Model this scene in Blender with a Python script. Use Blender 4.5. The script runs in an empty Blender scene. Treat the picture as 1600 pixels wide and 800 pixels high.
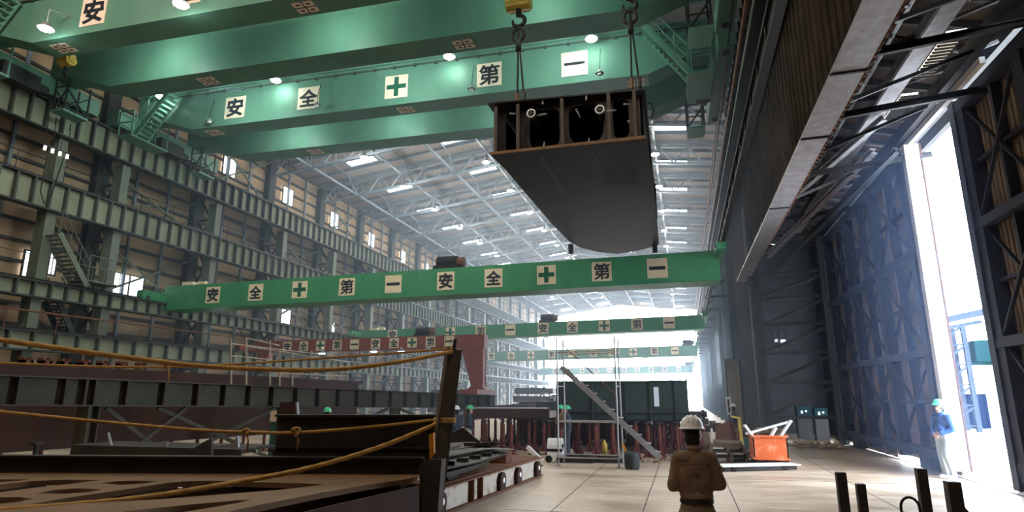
import bpy, bmesh, math, random
from mathutils import Vector, Matrix, noise
random.seed(7)
C = bpy.context.scene
COL = C.collection
# ------------------------------------------------------------------ camera
CAM_H, FPX, VPX, VPY = 1.85, 950.0, 1070.0, 618.0
PITCH = math.atan2(VPY-400, FPX)
YAW = math.atan2(VPX-800, math.hypot(FPX, VPY-400))
cd = bpy.data.cameras.new('camera')
cam = bpy.data.objects.new('camera', cd); COL.objects.link(cam)
cd.sensor_width = 36.0; cd.lens = FPX/1600*36; cd.clip_end = 600; cd.clip_start = 0.05
cam.location = (0, 0, CAM_H)
cam.rotation_euler = (math.pi/2+PITCH, 0, YAW)
C.camera = cam
# ------------------------------------------------------------------ world, light, exposure
C.view_settings.view_transform = 'Standard'
C.view_settings.look = 'None'
C.view_settings.gamma = 1.0
C.view_settings.use_curve_mapping = False
C.view_settings.exposure = 0.7
cy = C.cycles
cy.max_bounces = 5; cy.diffuse_bounces = 3; cy.glossy_bounces = 2; cy.transmission_bounces = 2
cy.volume_bounces = 1; cy.transparent_max_bounces = 4
cy.sample_clamp_indirect = 4.0; cy.sample_clamp_direct = 0
cy.caustics_reflective = False; cy.caustics_refractive = False
cy.use_denoising = True
W = bpy.data.worlds.new('world'); C.world = W; W.use_nodes = True
wn = W.node_tree.nodes; wl = W.node_tree.links
bg = wn['Background']
SKY = 24.0
bg.inputs['Color'].default_value = (0.78, 0.88, 1.0, 1)
bg.inputs['Strength'].default_value = SKY
HAZE = 0.0052

def area(name, loc, rot, sx, sy, power, color, portal=False, spread=math.pi):
    l = bpy.data.lights.new(name, 'AREA'); l.shape = 'RECTANGLE'; l.size = sx; l.size_y = sy
    l.energy = power; l.color = color; l.spread = spread
    if portal: l.cycles.is_portal = True
    o = bpy.data.objects.new(name, l); COL.objects.link(o)
    o.location = loc; o.rotation_euler = rot
    return o
# sky light through the open far end and through the side doorway (portals only guide the sky's light)
area('gable_daylight', (-10.5, 106.5, 8.5), (math.radians(-90), 0, 0), 27.5, 18, 1, (1, 1, 1), portal=True)
area('doorway_daylight', (6.35, 15.95, 4.1), (0, math.radians(90), 0), 8.4, 2.4, 1, (1, 1, 1), portal=True)

# ------------------------------------------------------------------ pixel helper (places things at a real distance)
_fw = Vector((-math.sin(YAW)*math.cos(PITCH), math.cos(YAW)*math.cos(PITCH), math.sin(PITCH)))
_rt = Vector((math.cos(YAW), math.sin(YAW), 0)); _up = _rt.cross(_fw)
def at(px, py, x=None, y=None, z=None):
    d = _fw + _rt*((px-800)/FPX) - _up*((py-400)/FPX)
    if x is not None: t = x/d.x
    elif y is not None: t = y/d.y
    else: t = (z-CAM_H)/d.z
    return Vector((0, 0, CAM_H)) + d*t
V = Vector
# ------------------------------------------------------------------ materials
def mat(name, c1, c2=None, scale=2.0, rough=.6, metal=0., bump=0., detail=4., stretch=(1,1,1), emit=None, es=1., mix=(.35,.7), spec=.18):
    m = bpy.data.materials.new(name); m.use_nodes = True
    n = m.node_tree.nodes; l = m.node_tree.links; b = n['Principled BSDF']
    b.inputs['Roughness'].default_value = rough; b.inputs['Metallic'].default_value = metal
    b.inputs['Specular IOR Level'].default_value = spec
    b.inputs['Base Color'].default_value = (*c1, 1)
    if emit:
        b.inputs['Emission Color'].default_value = (*emit, 1); b.inputs['Emission Strength'].default_value = es
    if c2 or bump:
        tc = n.new('ShaderNodeTexCoord'); mp = n.new('ShaderNodeMapping'); mp.inputs['Scale'].default_value = stretch
        nz = n.new('ShaderNodeTexNoise'); nz.inputs['Scale'].default_value = scale; nz.inputs['Detail'].default_value = detail
        nz.inputs['Roughness'].default_value = .65
        l.new(tc.outputs['Object'], mp.inputs[0]); l.new(mp.outputs[0], nz.inputs['Vector'])
        if c2:
            r = n.new('ShaderNodeValToRGB'); r.color_ramp.elements[0].position = mix[0]; r.color_ramp.elements[1].position = mix[1]
            r.color_ramp.elements[0].color = (*c1, 1); r.color_ramp.elements[1].color = (*c2, 1)
            l.new(nz.outputs['Fac'], r.inputs[0]); l.new(r.outputs[0], b.inputs['Base Color'])
        if bump:
            bp = n.new('ShaderNodeBump'); bp.inputs['Strength'].default_value = bump; bp.inputs['Distance'].default_value = .02
            l.new(nz.outputs['Fac'], bp.inputs['Height']); l.new(bp.outputs[0], b.inputs['Normal'])
    return m
M = {}
M['crane'] = mat('crane_green', (.085,.195,.145), (.115,.24,.18), .8, .45, stretch=(1,1,.25))
M['crane_deep'] = mat('crane_deep_green', (.035,.19,.085), (.05,.235,.11), 1.2, .45, stretch=(1,1,.3))
M['crane_pale'] = mat('crane_pale_green', (.11,.26,.185), (.14,.30,.22), 1.2, .5, stretch=(1,1,.3))
M['crane_red'] = mat('gantry_red', (.20,.036,.025), (.25,.06,.04), 1.5, .5)
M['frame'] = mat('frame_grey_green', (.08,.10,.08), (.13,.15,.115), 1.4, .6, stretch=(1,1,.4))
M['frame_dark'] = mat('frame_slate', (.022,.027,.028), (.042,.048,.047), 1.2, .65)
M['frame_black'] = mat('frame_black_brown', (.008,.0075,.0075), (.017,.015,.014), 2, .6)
M['truss'] = mat('truss_grey', (.13,.165,.20), (.18,.21,.24), 1, .6)
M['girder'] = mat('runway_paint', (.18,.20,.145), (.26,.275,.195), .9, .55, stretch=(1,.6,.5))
M['stiff'] = mat('stiffener_shaded', (.04,.05,.044), (.065,.075,.065), 1, .6)  # coloured darker than the web to stand for the stiffeners' oblique shading
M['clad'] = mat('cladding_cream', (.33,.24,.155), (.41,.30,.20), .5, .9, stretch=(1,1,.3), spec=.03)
M['girt'] = mat('girt_grey', (.04,.044,.045), (.065,.065,.065), 1, .6)
M['roof'] = mat('roof_sheet', (.23,.20,.19), (.29,.255,.24), .4, .95, spec=.03)
M['concrete'] = None
M['paper'] = mat('sign_cream', (.66,.53,.36), (.76,.63,.45), 2.5, .6)
M['paper_pink'] = mat('sign_pinkish', (.74,.58,.47), (.82,.66,.55), 2.5, .6)
M['ink'] = mat('sign_ink', (.012,.015,.022), rough=.6)
M['ink_green'] = mat('sign_cross_green', (.006,.085,.045), rough=.5)
M['lamp_on'] = mat('lamp_glow', (1,1,1), emit=(.92,1,.94), es=28)
M['lamp_far'] = mat('lamp_glow_warm', (1,1,1), emit=(1,.97,.88), es=14); M['lamp_far'].cycles.emission_sampling = 'NONE'
M['sky_pane'] = mat('daylit_pane', (1,1,1), emit=(.93,.96,1), es=3.2)
M['sky_pane_roof'] = mat('daylit_roof_pane', (1,1,1), emit=(.95,.97,1), es=7.0)
M['pane_warm'] = mat('daylit_louvre_pane', (1,1,1), emit=(1,.9,.72), es=1.6)
M['steel'] = mat('mill_steel', (.030,.026,.024), (.055,.046,.040), 2.2, .5, .2, .15)
M['steel_dark'] = mat('primer_steel', (.024,.021,.02), (.042,.036,.033), 1.5, .55, .1)
M['plate_tan'] = mat('dusty_plate', (.15,.085,.045), (.235,.14,.075), 3.0, .55, .1, .1, mix=(.3,.75))
M['rust'] = mat('rust', (.10,.045,.03), (.17,.075,.045), 2.5, .8, 0, .3)
M['rust_dark'] = mat('red_brown_primer', (.032,.017,.015), (.062,.030,.025), .9, .75, 0, .1, stretch=(1,1,.2))
M['rust_orange'] = mat('orange_rusted_paint', (.62,.13,.04), (.78,.33,.20), 3.2, .6, 0, .2, mix=(.5,.72))
M['white_rusty'] = mat('white_paint_rusting', (.46,.42,.37), (.22,.11,.05), 4.5, .55, 0, .2, mix=(.52,.72))
M['white'] = mat('white_paint', (.75,.76,.78), rough=.5)
M['galv'] = mat('galvanised_tube', (.25,.255,.26), (.33,.33,.33), 6, .45, .4)
M['tan_tube'] = mat('weathered_tube', (.30,.26,.20), (.40,.35,.27), 5, .5, .2)
M['rope'] = None
M['yellow'] = mat('hook_yellow', (.55,.40,.08), (.35,.25,.06), 6, .5)
M['amber'] = mat('amber_paint', (.62,.26,.02), (.45,.17,.02), 5, .5)
M['black'] = mat('black_rubber', (.012,.012,.013), rough=.6)
M['wood'] = mat('pallet_timber', (.10,.07,.048), (.17,.12,.08), 5, .85, 0, .2)
M['olive'] = mat('plate_girder_olive', (.036,.034,.025), (.062,.058,.044), 1.0, .6)
M['teal'] = mat('teal_paint', (.02,.10,.09), (.035,.13,.115), 2, .5)
M['sheet_tan'] = mat('door_sheet_tan', (.25,.18,.13), (.33,.24,.17), .8, .8, stretch=(1,1,.2))
M['door_frame'] = mat('door_frame_slate', (.022,.023,.031), (.036,.036,.045), 1.5, .6)
M['laced'] = mat('laced_frame_grey', (.075,.075,.08), (.11,.11,.115), 1.5, .6)
M['lead_post'] = mat('door_edge_white', (.72,.70,.66), (.80,.78,.74), 2, .5)
M['red_post'] = mat('stand_red_brown', (.085,.02,.018), (.14,.04,.03), 4, .7)
M['opening_pale'] = mat('bright_opening', (.6,.68,.75), rough=.2)  # pale colour standing for brightness in the hull block opening
M['hull'] = mat('block_dark_primer', (.017,.015,.0155), (.030,.026,.025), 1.1, .55, .1, .08)
M['hull_green'] = mat('block_green_black', (.022,.032,.030), (.035,.048,.044), 1.0, .5, .1)
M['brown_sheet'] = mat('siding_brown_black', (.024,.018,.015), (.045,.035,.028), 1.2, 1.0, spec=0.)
M['grey_beam'] = mat('chord_grey', (.34,.32,.34), (.22,.20,.20), 5, .5, .2, .25)
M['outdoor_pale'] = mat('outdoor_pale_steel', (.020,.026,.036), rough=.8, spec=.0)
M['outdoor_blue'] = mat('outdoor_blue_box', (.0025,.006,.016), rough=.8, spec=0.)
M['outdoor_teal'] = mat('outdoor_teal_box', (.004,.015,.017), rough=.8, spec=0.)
M['frame_brown'] = mat('dusty_frame_brown', (.065,.052,.045), (.105,.085,.07), 3, .6, 0, .1)
def concrete():
    m = bpy.data.materials.new('concrete_slab'); m.use_nodes = True
    n = m.node_tree.nodes; l = m.node_tree.links; b = n['Principled BSDF']
    tc = n.new('ShaderNodeTexCoord')
    def nz(scale, detail, st=(1,1,1)):
        mp = n.new('ShaderNodeMapping'); mp.inputs['Scale'].default_value = st
        t = n.new('ShaderNodeTexNoise'); t.inputs['Scale'].default_value = scale; t.inputs['Detail'].default_value = detail; t.inputs['Roughness'].default_value = .7
        l.new(tc.outputs['Object'], mp.inputs[0]); l.new(mp.outputs[0], t.inputs['Vector']); return t
    def ramp(a, b_, ca, cb):
        r = n.new('ShaderNodeValToRGB'); e = r.color_ramp.elements
        e[0].position = a; e[1].position = b_; e[0].color = (*ca, 1); e[1].color = (*cb, 1); return r
    t1 = nz(.55, 6, (.6,1.4,1)); r1 = ramp(.32, .68, (.36,.26,.18), (.66,.55,.445)); l.new(t1.outputs['Fac'], r1.inputs[0])
    t2 = nz(4.5, 5, (.35,2.2,1)); r2 = ramp(.40, .62, (.62,.58,.54), (1,1,1)); l.new(t2.outputs['Fac'], r2.inputs[0])
    mx = n.new('ShaderNodeMix'); mx.data_type = 'RGBA'; mx.blend_type = 'MULTIPLY'; mx.inputs['Factor'].default_value = .75
    l.new(r1.outputs[0], mx.inputs['A']); l.new(r2.outputs[0], mx.inputs['B'])
    l.new(mx.outputs['Result'], b.inputs['Base Color'])
    rr = ramp(.35, .65, (.30,.30,.30), (.62,.62,.62)); l.new(t1.outputs['Fac'], rr.inputs[0]); l.new(rr.outputs[0], b.inputs['Roughness'])
    bp = n.new('ShaderNodeBump'); bp.inputs['Strength'].default_value = .12; bp.inputs['Distance'].default_value = .02
    l.new(t2.outputs['Fac'], bp.inputs['Height']); l.new(bp.outputs[0], b.inputs['Normal'])
    return m
M['concrete'] = concrete()
def rope_mat():
    m = mat('twisted_rope', (.50,.29,.09), (.36,.20,.06), 9, .8)
    n = m.node_tree.nodes; l = m.node_tree.links; b = n['Principled BSDF']
    uv = n.new('ShaderNodeUVMap'); mp = n.new('ShaderNodeMapping'); mp.inputs['Rotation'].default_value = (0,0,0)
    w = n.new('ShaderNodeTexWave'); w.wave_type = 'BANDS'; w.bands_direction = 'DIAGONAL'; w.inputs['Scale'].default_value = 1.0
    l.new(uv.outputs[0], mp.inputs[0]); l.new(mp.outputs[0], w.inputs['Vector'])
    bp = n.new('ShaderNodeBump'); bp.inputs['Strength'].default_value = 1.0; bp.inputs['Distance'].default_value = .01
    l.new(w.outputs['Fac'], bp.inputs['Height']); l.new(bp.outputs[0], b.inputs['Normal'])
    return m
M['rope'] = rope_mat()
# ------------------------------------------------------------------ helpers
class MB:
    def __init__(s): s.v = []; s.f = []; s.mi = []; s.m = 0
    def face(s, pts):
        i = len(s.v); s.v += [V(p) for p in pts]; s.f.append(list(range(i, i+len(pts)))); s.mi.append(s.m)
    def add(s, vs, fs):
        i = len(s.v); s.v += [V(p) for p in vs]
        for f in fs: s.f.append([i+k for k in f]); s.mi.append(s.m)
        return s
    def hexa(s, b4, t4):
        return s.add(list(b4)+list(t4), [(3,2,1,0),(4,5,6,7),(0,1,5,4),(1,2,6,5),(2,3,7,6),(3,0,4,7)])
    def box(s, a, b):
        x0,x1 = sorted((a[0],b[0])); y0,y1 = sorted((a[1],b[1])); z0,z1 = sorted((a[2],b[2]))
        return s.hexa([(x0,y0,z0),(x1,y0,z0),(x1,y1,z0),(x0,y1,z0)], [(x0,y0,z1),(x1,y0,z1),(x1,y1,z1),(x0,y1,z1)])
    def bar(s, p, q, w, h=None, up=(0,0,1)):
        h = h or w; p = V(p); q = V(q); d = (q-p)
        if d.length < 1e-6: return s
        d.normalize(); u = V(up)
        if abs(d.dot(u)) > .98: u = V((0,1,0)) if abs(d.y) < .9 else V((1,0,0))
        r = d.cross(u).normalized(); u = r.cross(d).normalized()
        r *= w/2; u *= h/2
        return s.hexa([p-r-u, p+r-u, q+r-u, q-r-u], [p-r+u, p+r+u, q+r+u, q-r+u])
    def ibeam(s, p, q, h, b, tf=.03, tw=.02, up=(0,0,1)):
        p = V(p); q = V(q); d = (q-p).normalized(); u = V(up)
        r = d.cross(u).normalized(); u = r.cross(d).normalized()
        s.bar(p, q, tw, h-2*tf, up)
        for sg in (-1, 1):
            o = u*(sg*(h/2-tf/2)); s.bar(p+o, q+o, b, tf, up)
        return s
    def tube(s, pts, r, n=8, closed=False, cap=True):
        pts = [V(p) for p in pts]; N = len(pts); rs = r if isinstance(r, (list, tuple)) else [r]*N
        prev = None; base = len(s.v)
        for i, p in enumerate(pts):
            if closed: t = pts[(i+1) % N]-pts[i-1]
            else: t = pts[min(i+1, N-1)]-pts[max(i-1, 0)]
            t.normalize()
            if prev is None:
                a = V((0,0,1)) if abs(t.z) < .9 else V((1,0,0)); nrm = t.cross(a).normalized()
            else:
                nrm = (prev - t*prev.dot(t)).normalized()
            prev = nrm; bn = t.cross(nrm)
            for k in range(n):
                a = 2*math.pi*k/n; s.v.append(p+(nrm*math.cos(a)+bn*math.sin(a))*rs[i])
        M_ = N if closed else N-1
        for i in range(M_):
            j = (i+1) % N
            for k in range(n):
                k2 = (k+1) % n
                s.f.append([base+i*n+k, base+i*n+k2, base+j*n+k2, base+j*n+k]); s.mi.append(s.m)
        if cap and not closed:
            s.f.append([base+k for k in range(n)][::-1]); s.mi.append(s.m)
            s.f.append([base+(N-1)*n+k for k in range(n)]); s.mi.append(s.m)
        return s
    def cyl(s, p, q, r0, r1=None, n=14):
        return s.tube([p, q], [r0, r0 if r1 is None else r1], n)
    def ball(s, c, r, n=12, m=8, rot=None):
        c = V(c); rx, ry, rz = r if isinstance(r, (tuple, list)) else (r, r, r); vs = []; fs = []
        for i in range(m+1):
            t = math.pi*i/m
            for k in range(n):
                a = 2*math.pi*k/n; p = V((rx*math.sin(t)*math.cos(a), ry*math.sin(t)*math.sin(a), rz*math.cos(t)))
                if rot: p = rot @ p
                vs.append(c+p)
        for i in range(m):
            for k in range(n):
                k2 = (k+1) % n; fs.append((i*n+k, (i+1)*n+k, (i+1)*n+k2, i*n+k2))
        return s.add(vs, fs)
    def lathe(s, prof, c=(0,0,0), n=20):
        c = V(c); vs = []; fs = []; m = len(prof)
        for r, z in prof:
            for k in range(n):
                a = 2*math.pi*k/n; vs.append(c+V((r*math.cos(a), r*math.sin(a), z)))
        for i in range(m-1):
            for k in range(n):
                k2 = (k+1) % n; fs.append((i*n+k, i*n+k2, (i+1)*n+k2, (i+1)*n+k))
        return s.add(vs, fs)
    def prism(s, pts, ext):
        pts = [V(p) for p in pts]; e = V(ext); n = len(pts)
        fs = [list(range(n))[::-1], [n+k for k in range(n)]]
        fs += [[k, (k+1) % n, n+(k+1) % n, n+k] for k in range(n)]
        return s.add(pts+[p+e for p in pts], fs)
    def build(s, name, m, parent=None, smooth=False, world=True, fix=True):
        me = bpy.data.meshes.new(name)
        off = V(parent_loc(parent)) if (parent is not None and world) else V((0,0,0))
        me.from_pydata([p-off for p in s.v], [], s.f)
        for k in (m if isinstance(m, (list, tuple)) else [m]): me.materials.append(M[k] if isinstance(k, str) else k)
        me.polygons.foreach_set('material_index', s.mi)
        if fix:
            bm = bmesh.new(); bm.from_mesh(me); bmesh.ops.recalc_face_normals(bm, faces=bm.faces); bm.to_mesh(me); bm.free()
        if smooth:
            me.polygons.foreach_set('use_smooth', [True]*len(me.polygons))
        me.update()
        o = bpy.data.objects.new(name, me); COL.objects.link(o)
        if parent is not None: o.parent = parent
        return o
def parent_loc(p):
    l = V((0,0,0))
    while p is not None: l = l+p.location; p = p.parent
    return l
def tag(o, label=None, cat=None, group=None, kind=None):
    if label: o['label'] = label
    if cat: o['category'] = cat
    if group: o['group'] = group
    if kind: o['kind'] = kind
    return o
def thing(name, label, cat, loc=(0,0,0), group=None, kind=None, rz=0):
    o = bpy.data.objects.new(name, None); COL.objects.link(o); o.location = loc; o.rotation_euler = (0,0,rz)
    o.empty_display_size = .2
    return tag(o, label, cat, group, kind)
KIDS = {}
def copy_tree(o, parent=None):
    kids = list(o.children)
    c = o.copy(); COL.objects.link(c)
    if parent is not None:
        c.parent = parent
    for ch in kids: copy_tree(ch, c)
    return c
ORD = ['first','second','third','fourth','fifth','sixth','seventh','eighth','ninth','tenth','eleventh','twelfth','thirteenth','fourteenth','fifteenth','sixteenth','seventeenth','eighteenth','nineteenth','twentieth','twenty-first','twenty-second','twenty-third','twenty-fourth']
def mesh_obj(name, me, m, parent=None):
    o = bpy.data.objects.new(name, me); COL.objects.link(o)
    if m is not None:
        me.materials.clear(); me.materials.append(M[m] if isinstance(m, str) else m)
    if parent is not None: o.parent = parent
    return o
def evaluated(o):
    dg = bpy.context.evaluated_depsgraph_get(); dg.update()
    return bpy.data.meshes.new_from_object(o.evaluated_get(dg))
_chars = {}
def char_mesh(ch, size, bold):
    """a character as a thin raised mesh centred on the origin, in the x-z plane, facing -y"""
    k = (ch, round(size, 3), round(bold, 3))
    if k in _chars: return _chars[k]
    cu = bpy.data.curves.new('character', 'FONT'); cu.body = ch; cu.size = 1.0; cu.extrude = .01; cu.offset = bold; cu.resolution_u = 3
    o = bpy.data.objects.new('character', cu); COL.objects.link(o)
    me = evaluated(o)
    bpy.data.objects.remove(o); bpy.data.curves.remove(cu)
    xs = [v.co.x for v in me.vertices]; ys = [v.co.y for v in me.vertices]
    cx = (min(xs)+max(xs))/2; cyy = (min(ys)+max(ys))/2; ext = max(max(xs)-min(xs), max(ys)-min(ys)); s = size/ext
    for v in me.vertices:
        x, y, z = v.co; v.co = ((x-cx)*s, -z*s if abs(z) > 1e-6 else 0, (y-cyy)*s)
    me.update(); _chars[k] = me
    return me
def holed_plate(outline, holes, z0, thick):
    """flat plate lying in x-y with openings, top face at z0"""
    cu = bpy.data.curves.new('plate', 'CURVE'); cu.dimensions = '2D'; cu.fill_mode = 'BOTH'; cu.extrude = thick/2
    for loop in [outline]+holes:
        sp = cu.splines.new('POLY'); sp.points.add(len(loop)-1); sp.use_cyclic_u = True
        for p, q in zip(sp.points, loop): p.co = (q[0], q[1], 0, 1)
    o = bpy.data.objects.new('plate', cu); COL.objects.link(o); me = evaluated(o)
    bpy.data.objects.remove(o); bpy.data.curves.remove(cu)
    for v in me.vertices: v.co.z += z0-thick/2
    me.update(); return me
# ================================================================== SETTING
def struct(name, mb, m, smooth=False):
    return tag(mb.build(name, m, None, smooth), kind='structure')
YK = [19.2+5.5*k for k in range(16)]        # frame lines along the hall
XL, XR = -24.0, 3.2
def roof_z(x): return 16.3+(x-XL)*.12 if x < -10 else 16.3+14*.12-(x+10)*.115
# floor with cut joints
f = MB(); f.box((-30, -14, -.3), (7.2, 140, 0)); struct('floor', f, 'concrete')
jn = MB()
for x0, y0, x1, y1 in ((-.76, 4, -.86, 60), (-2.2, 4, -2.4, 60), (.72, 4, .95, 60), (3.3, 4, 3.4, 26), (-3.0, 15.3, 5.6, 15.6), (-3.0, 10.4, 5.8, 10.6), (-3.4, 20.4, 3.4, 20.6)):
    jn.bar((x0, y0, .0015), (x1, y1, .0015), .014, .003)
struct('trim_1', jn, 'black')
# ground outside the doorway and beyond the open end
g = MB(); g.box((7.2, -30, -.35), (90, 140, -.02)); g.box((-90, 140, -.35), (90, 320, -.02))
struct('ground', g, mat('outdoor_concrete', (.6,.6,.6), (.68,.68,.67), .4, .8))
# left wall: cream cladding with horizontal girts
w = MB(); w.m = 0; w.box((XL-.12, -14, 0), (XL, 105, 16.35))
w.m = 1
z = .5
while z < 16.2:
    w.box((XL, -14, z), (XL+.11, 105, z+.12)); z += .78
struct('wall_left', w, ['clad', 'girt'])
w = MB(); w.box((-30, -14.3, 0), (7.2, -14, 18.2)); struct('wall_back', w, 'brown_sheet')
# roof sheets with purlins
r = MB(); r.m = 0
for xa, xb in ((XL, -10), (-10, XR)):
    za, zb = roof_z(xa), roof_z(xb)
    r.hexa([(xa,-14,za),(xb,-14,zb),(xb,105,zb),(xa,105,za)], [(xa,-14,za+.1),(xb,-14,zb+.1),(xb,105,zb+.1),(xa,105,za+.1)])
r.m = 1
y = 8.0
while y < 105:
    for xa, xb in ((XL, -10), (-10, XR)):
        r.bar((xa, y, roof_z(xa)-.1), (xb, y, roof_z(xb)-.1), .09, .2)
    y += 1.375
struct('ceiling', r, ['roof', 'truss'])
# gable fascia at the open far end
gf = MB()
gf.prism([(XL,105,14.9),(-10,105,17.0),(XR,105,15.7),(XR,105,roof_z(XR)),(-10,105,roof_z(-10)),(XL,105,roof_z(XL))], (0,.15,0))
struct('wall_gable', gf, 'roof')
# right wall: full height beyond the side bay, upper part only over the opening
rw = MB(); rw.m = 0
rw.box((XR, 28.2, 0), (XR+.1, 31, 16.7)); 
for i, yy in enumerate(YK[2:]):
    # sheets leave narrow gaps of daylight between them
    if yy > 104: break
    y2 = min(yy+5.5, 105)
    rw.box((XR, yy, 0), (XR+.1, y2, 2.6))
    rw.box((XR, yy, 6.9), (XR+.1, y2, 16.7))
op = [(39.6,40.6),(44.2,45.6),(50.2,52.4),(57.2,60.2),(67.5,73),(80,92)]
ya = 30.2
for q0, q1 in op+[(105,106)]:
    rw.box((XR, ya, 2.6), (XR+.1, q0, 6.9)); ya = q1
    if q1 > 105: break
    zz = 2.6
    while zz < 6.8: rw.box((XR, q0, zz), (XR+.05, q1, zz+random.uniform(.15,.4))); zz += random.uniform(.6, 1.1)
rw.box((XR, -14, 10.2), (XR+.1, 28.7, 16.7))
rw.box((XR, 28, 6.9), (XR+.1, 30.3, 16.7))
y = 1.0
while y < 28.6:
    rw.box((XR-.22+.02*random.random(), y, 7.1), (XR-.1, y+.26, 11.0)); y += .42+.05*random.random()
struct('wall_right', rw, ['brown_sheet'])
# lean-to bay behind the side doors
lw = MB()
lw.box((3.3, 34.0, 0), (6.9, 34.15, 9.6)); lw.box((6.75, 27.5, 0), (6.9, 34, 9.6))
struct('wall_annex', lw, 'frame_black')
lr = MB(); lr.m = 0
lr.hexa([(3.3,-14,10.15),(6.9,-14,9.2),(6.9,34,9.2),(3.3,34,10.15)], [(3.3,-14,10.25),(6.9,-14,9.3),(6.9,34,9.3),(3.3,34,10.25)])
lr.m = 1
y = -2.0
while y < 34:
    lr.bar((3.3, y, 10.05), (6.9, y, 9.1), .1, .16); y += .9
struct('ceiling_annex', lr, ['brown_sheet', 'frame_black'])
# wall over the side doors (header, louvred daylight strips)
hd = MB()
hd.box((6.55, -14, 8.75), (6.7, 28, 9.3)); hd.box((5.75, -2, 8.3), (5.9, 28, 8.62)); hd.box((6.45,-2,8.2),(6.6,28,8.5))
hd.box((6.5, -14, 0), (6.65, 6.3, 8.75))
struct('wall_side', hd, 'frame_black')
def louvre(n, y0, y1, x0, x1, z, bars):
    p = MB(); p.box((x0, y0, z), (x1, y1, z+.03)); o = tag(p.build('window_%d' % n, 'pane_warm'), kind='structure')
    b = MB()
    for k in range(bars):
        yy = y0+(y1-y0)*(k+.5)/bars; b.box((x0-.02, yy-.012, z-.05), (x1+.02, yy+.012, z))
    b.build('louvre_blade', 'frame_black', o)
wi = 1
for (y0, y1) in ((9.6, 11.3), (12.3, 14.1), (14.9, 16.6)):
    louvre(wi, y0, y1, 5.28, 5.62, 8.66, 14); wi += 1
for (y0, y1) in ((7.9, 9.8), (10.3, 11.7), (12.6, 13.5), (15.2, 18.2), (18.6,20.6), (21.0, 22.6), (23.2,24.4)):
    louvre(wi, y0, y1, 6.0, 6.14, 8.72, 12); wi += 1
for (y0, y1, x0, x1) in ((13.0, 13.9, 3.6, 4.0), (10.9, 11.9, 3.75, 4.05), (14.6,15.2,3.5,3.8), (16.5,17.4,3.5,3.8), (18.6,19.1,3.5,3.8)):
    p = MB(); p.box((x0, y0, 9.82), (x1, y1, 9.85)); tag(p.build('window_%d' % wi, 'sky_pane'), kind='structure'); wi += 1
for (py, z0, z1, x) in ((27.2, 1.35, 3.0, 6.72), (33.9, 3.6, 4.6, 5.2)):
    p = MB(); p.box((x, py+.4, z0), (x+.04, py+.5, z1)); tag(p.build('window_%d' % wi, 'sky_pane'), kind='structure'); wi += 1
# windows in the left wall
for (yy, zz, wy, wz) in [(26.75,14.35,.95,1.0),(32.1,14.35,1.0,1.05),(37.6,14.3,1.0,1.05),(43.2,14.2,1.0,1.05),(49.1,14.1,1.0,1.05),(54.4,14.1,1.0,1.0),(60,14.1,1.0,1.0),(65.5,14.1,1.0,1.0),
                         (21.4,6.6,1.5,1.05),(17.0,6.75,.45,.95),(17.85,7.0,.25,.95),(32.9,6.4,.9,1.4),(38.1,6.2,.9,1.4),(43.5,6.3,.9,1.2),(49,6.3,.9,1.2),(27.2,3.9,1.0,.5),(54.5,6.3,.9,1.2),(60,6.3,.9,1.2)]:
    p = MB(); p.box((XL+.1, yy-wy/2, zz-wz/2), (XL+.13, yy+wy/2, zz+wz/2)); o = tag(p.build('window_%d' % wi, 'sky_pane'), kind='structure')
    fr = MB(); a, b, c, d = yy-wy/2, yy+wy/2, zz-wz/2, zz+wz/2
    for bx in ((a-.06, a, c-.06, d+.06), (b, b+.06, c-.06, d+.06), (a, b, d, d+.06), (a, b, c-.06, c), (yy-.015, yy+.015, c, d)):
        fr.box((XL+.1, bx[0], bx[2]), (XL+.17, bx[1], bx[3]))
    fr.build('window_frame', 'girt', o); wi += 1
# ------------------------------------------------------------------ wall columns, left side
def left_column(name_root, front_only=False):
    t = thing('wall_column', '', 'column')
    s = MB()
    for xx in (-.24, .20): s.box((xx, -.19, 0), (xx+.04, .19, 11.4))
    s.box((-.22, -.02, 0), (.22, .02, 11.4)); s.box((-.2,-.17,0),(.2,-.13,11.4))
    s.build('front_shaft', 'frame', t)
    if not front_only:
        q = MB(); q.box((-1.34, -.3, 0), (-.98, .3, 16.0)); q.build('rear_shaft', 'frame_dark', t)
        b = MB(); zz = .6; k = 0
        while zz < 11:
            b.bar((-.98, .0, zz), (-.24, .0, zz+(1.2 if k % 2 else .0)), .08, .1)
            b.bar((-.98, .0, zz+1.2), (-.24, .0, zz+.1), .08, .1); zz += 1.25; k += 1
        b.build('lacing_bar', 'frame_dark', t)
    return t
base = left_column('wall_column'); single = left_column('wall_column', True)
for k, yy in enumerate([13.7]+YK):
    o = base if k == 0 else copy_tree(base)
    o.location = (-22.62, yy, 0)
    tag(o, 'grey-green laced wall column under the crane girders, %s in its row from the camera end' % ORD[k], 'column', 'laced columns along the windowed wall')
single.location = (-22.62, 16.4, 0)
tag(single, 'single unlaced grey-green column beside the steep wall stair', 'column')
# thin posts between the columns
pm = MB(); pm.box((-.06, -.06, 0), (.06, .06, 16.1)); post0 = pm.build('wall_post', 'truss')
n = 0
for yy in [13.7]+YK[:-1]:
    for dy in (1.83, 3.67):
        o = post0 if n == 0 else post0.copy()
        if n: COL.objects.link(o)
        o.location = (XL+.2, yy+dy, 0)
        tag(o, 'thin pale wall post between two laced columns of the cream wall', 'post', 'thin posts on the cream cladding'); n += 1
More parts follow.
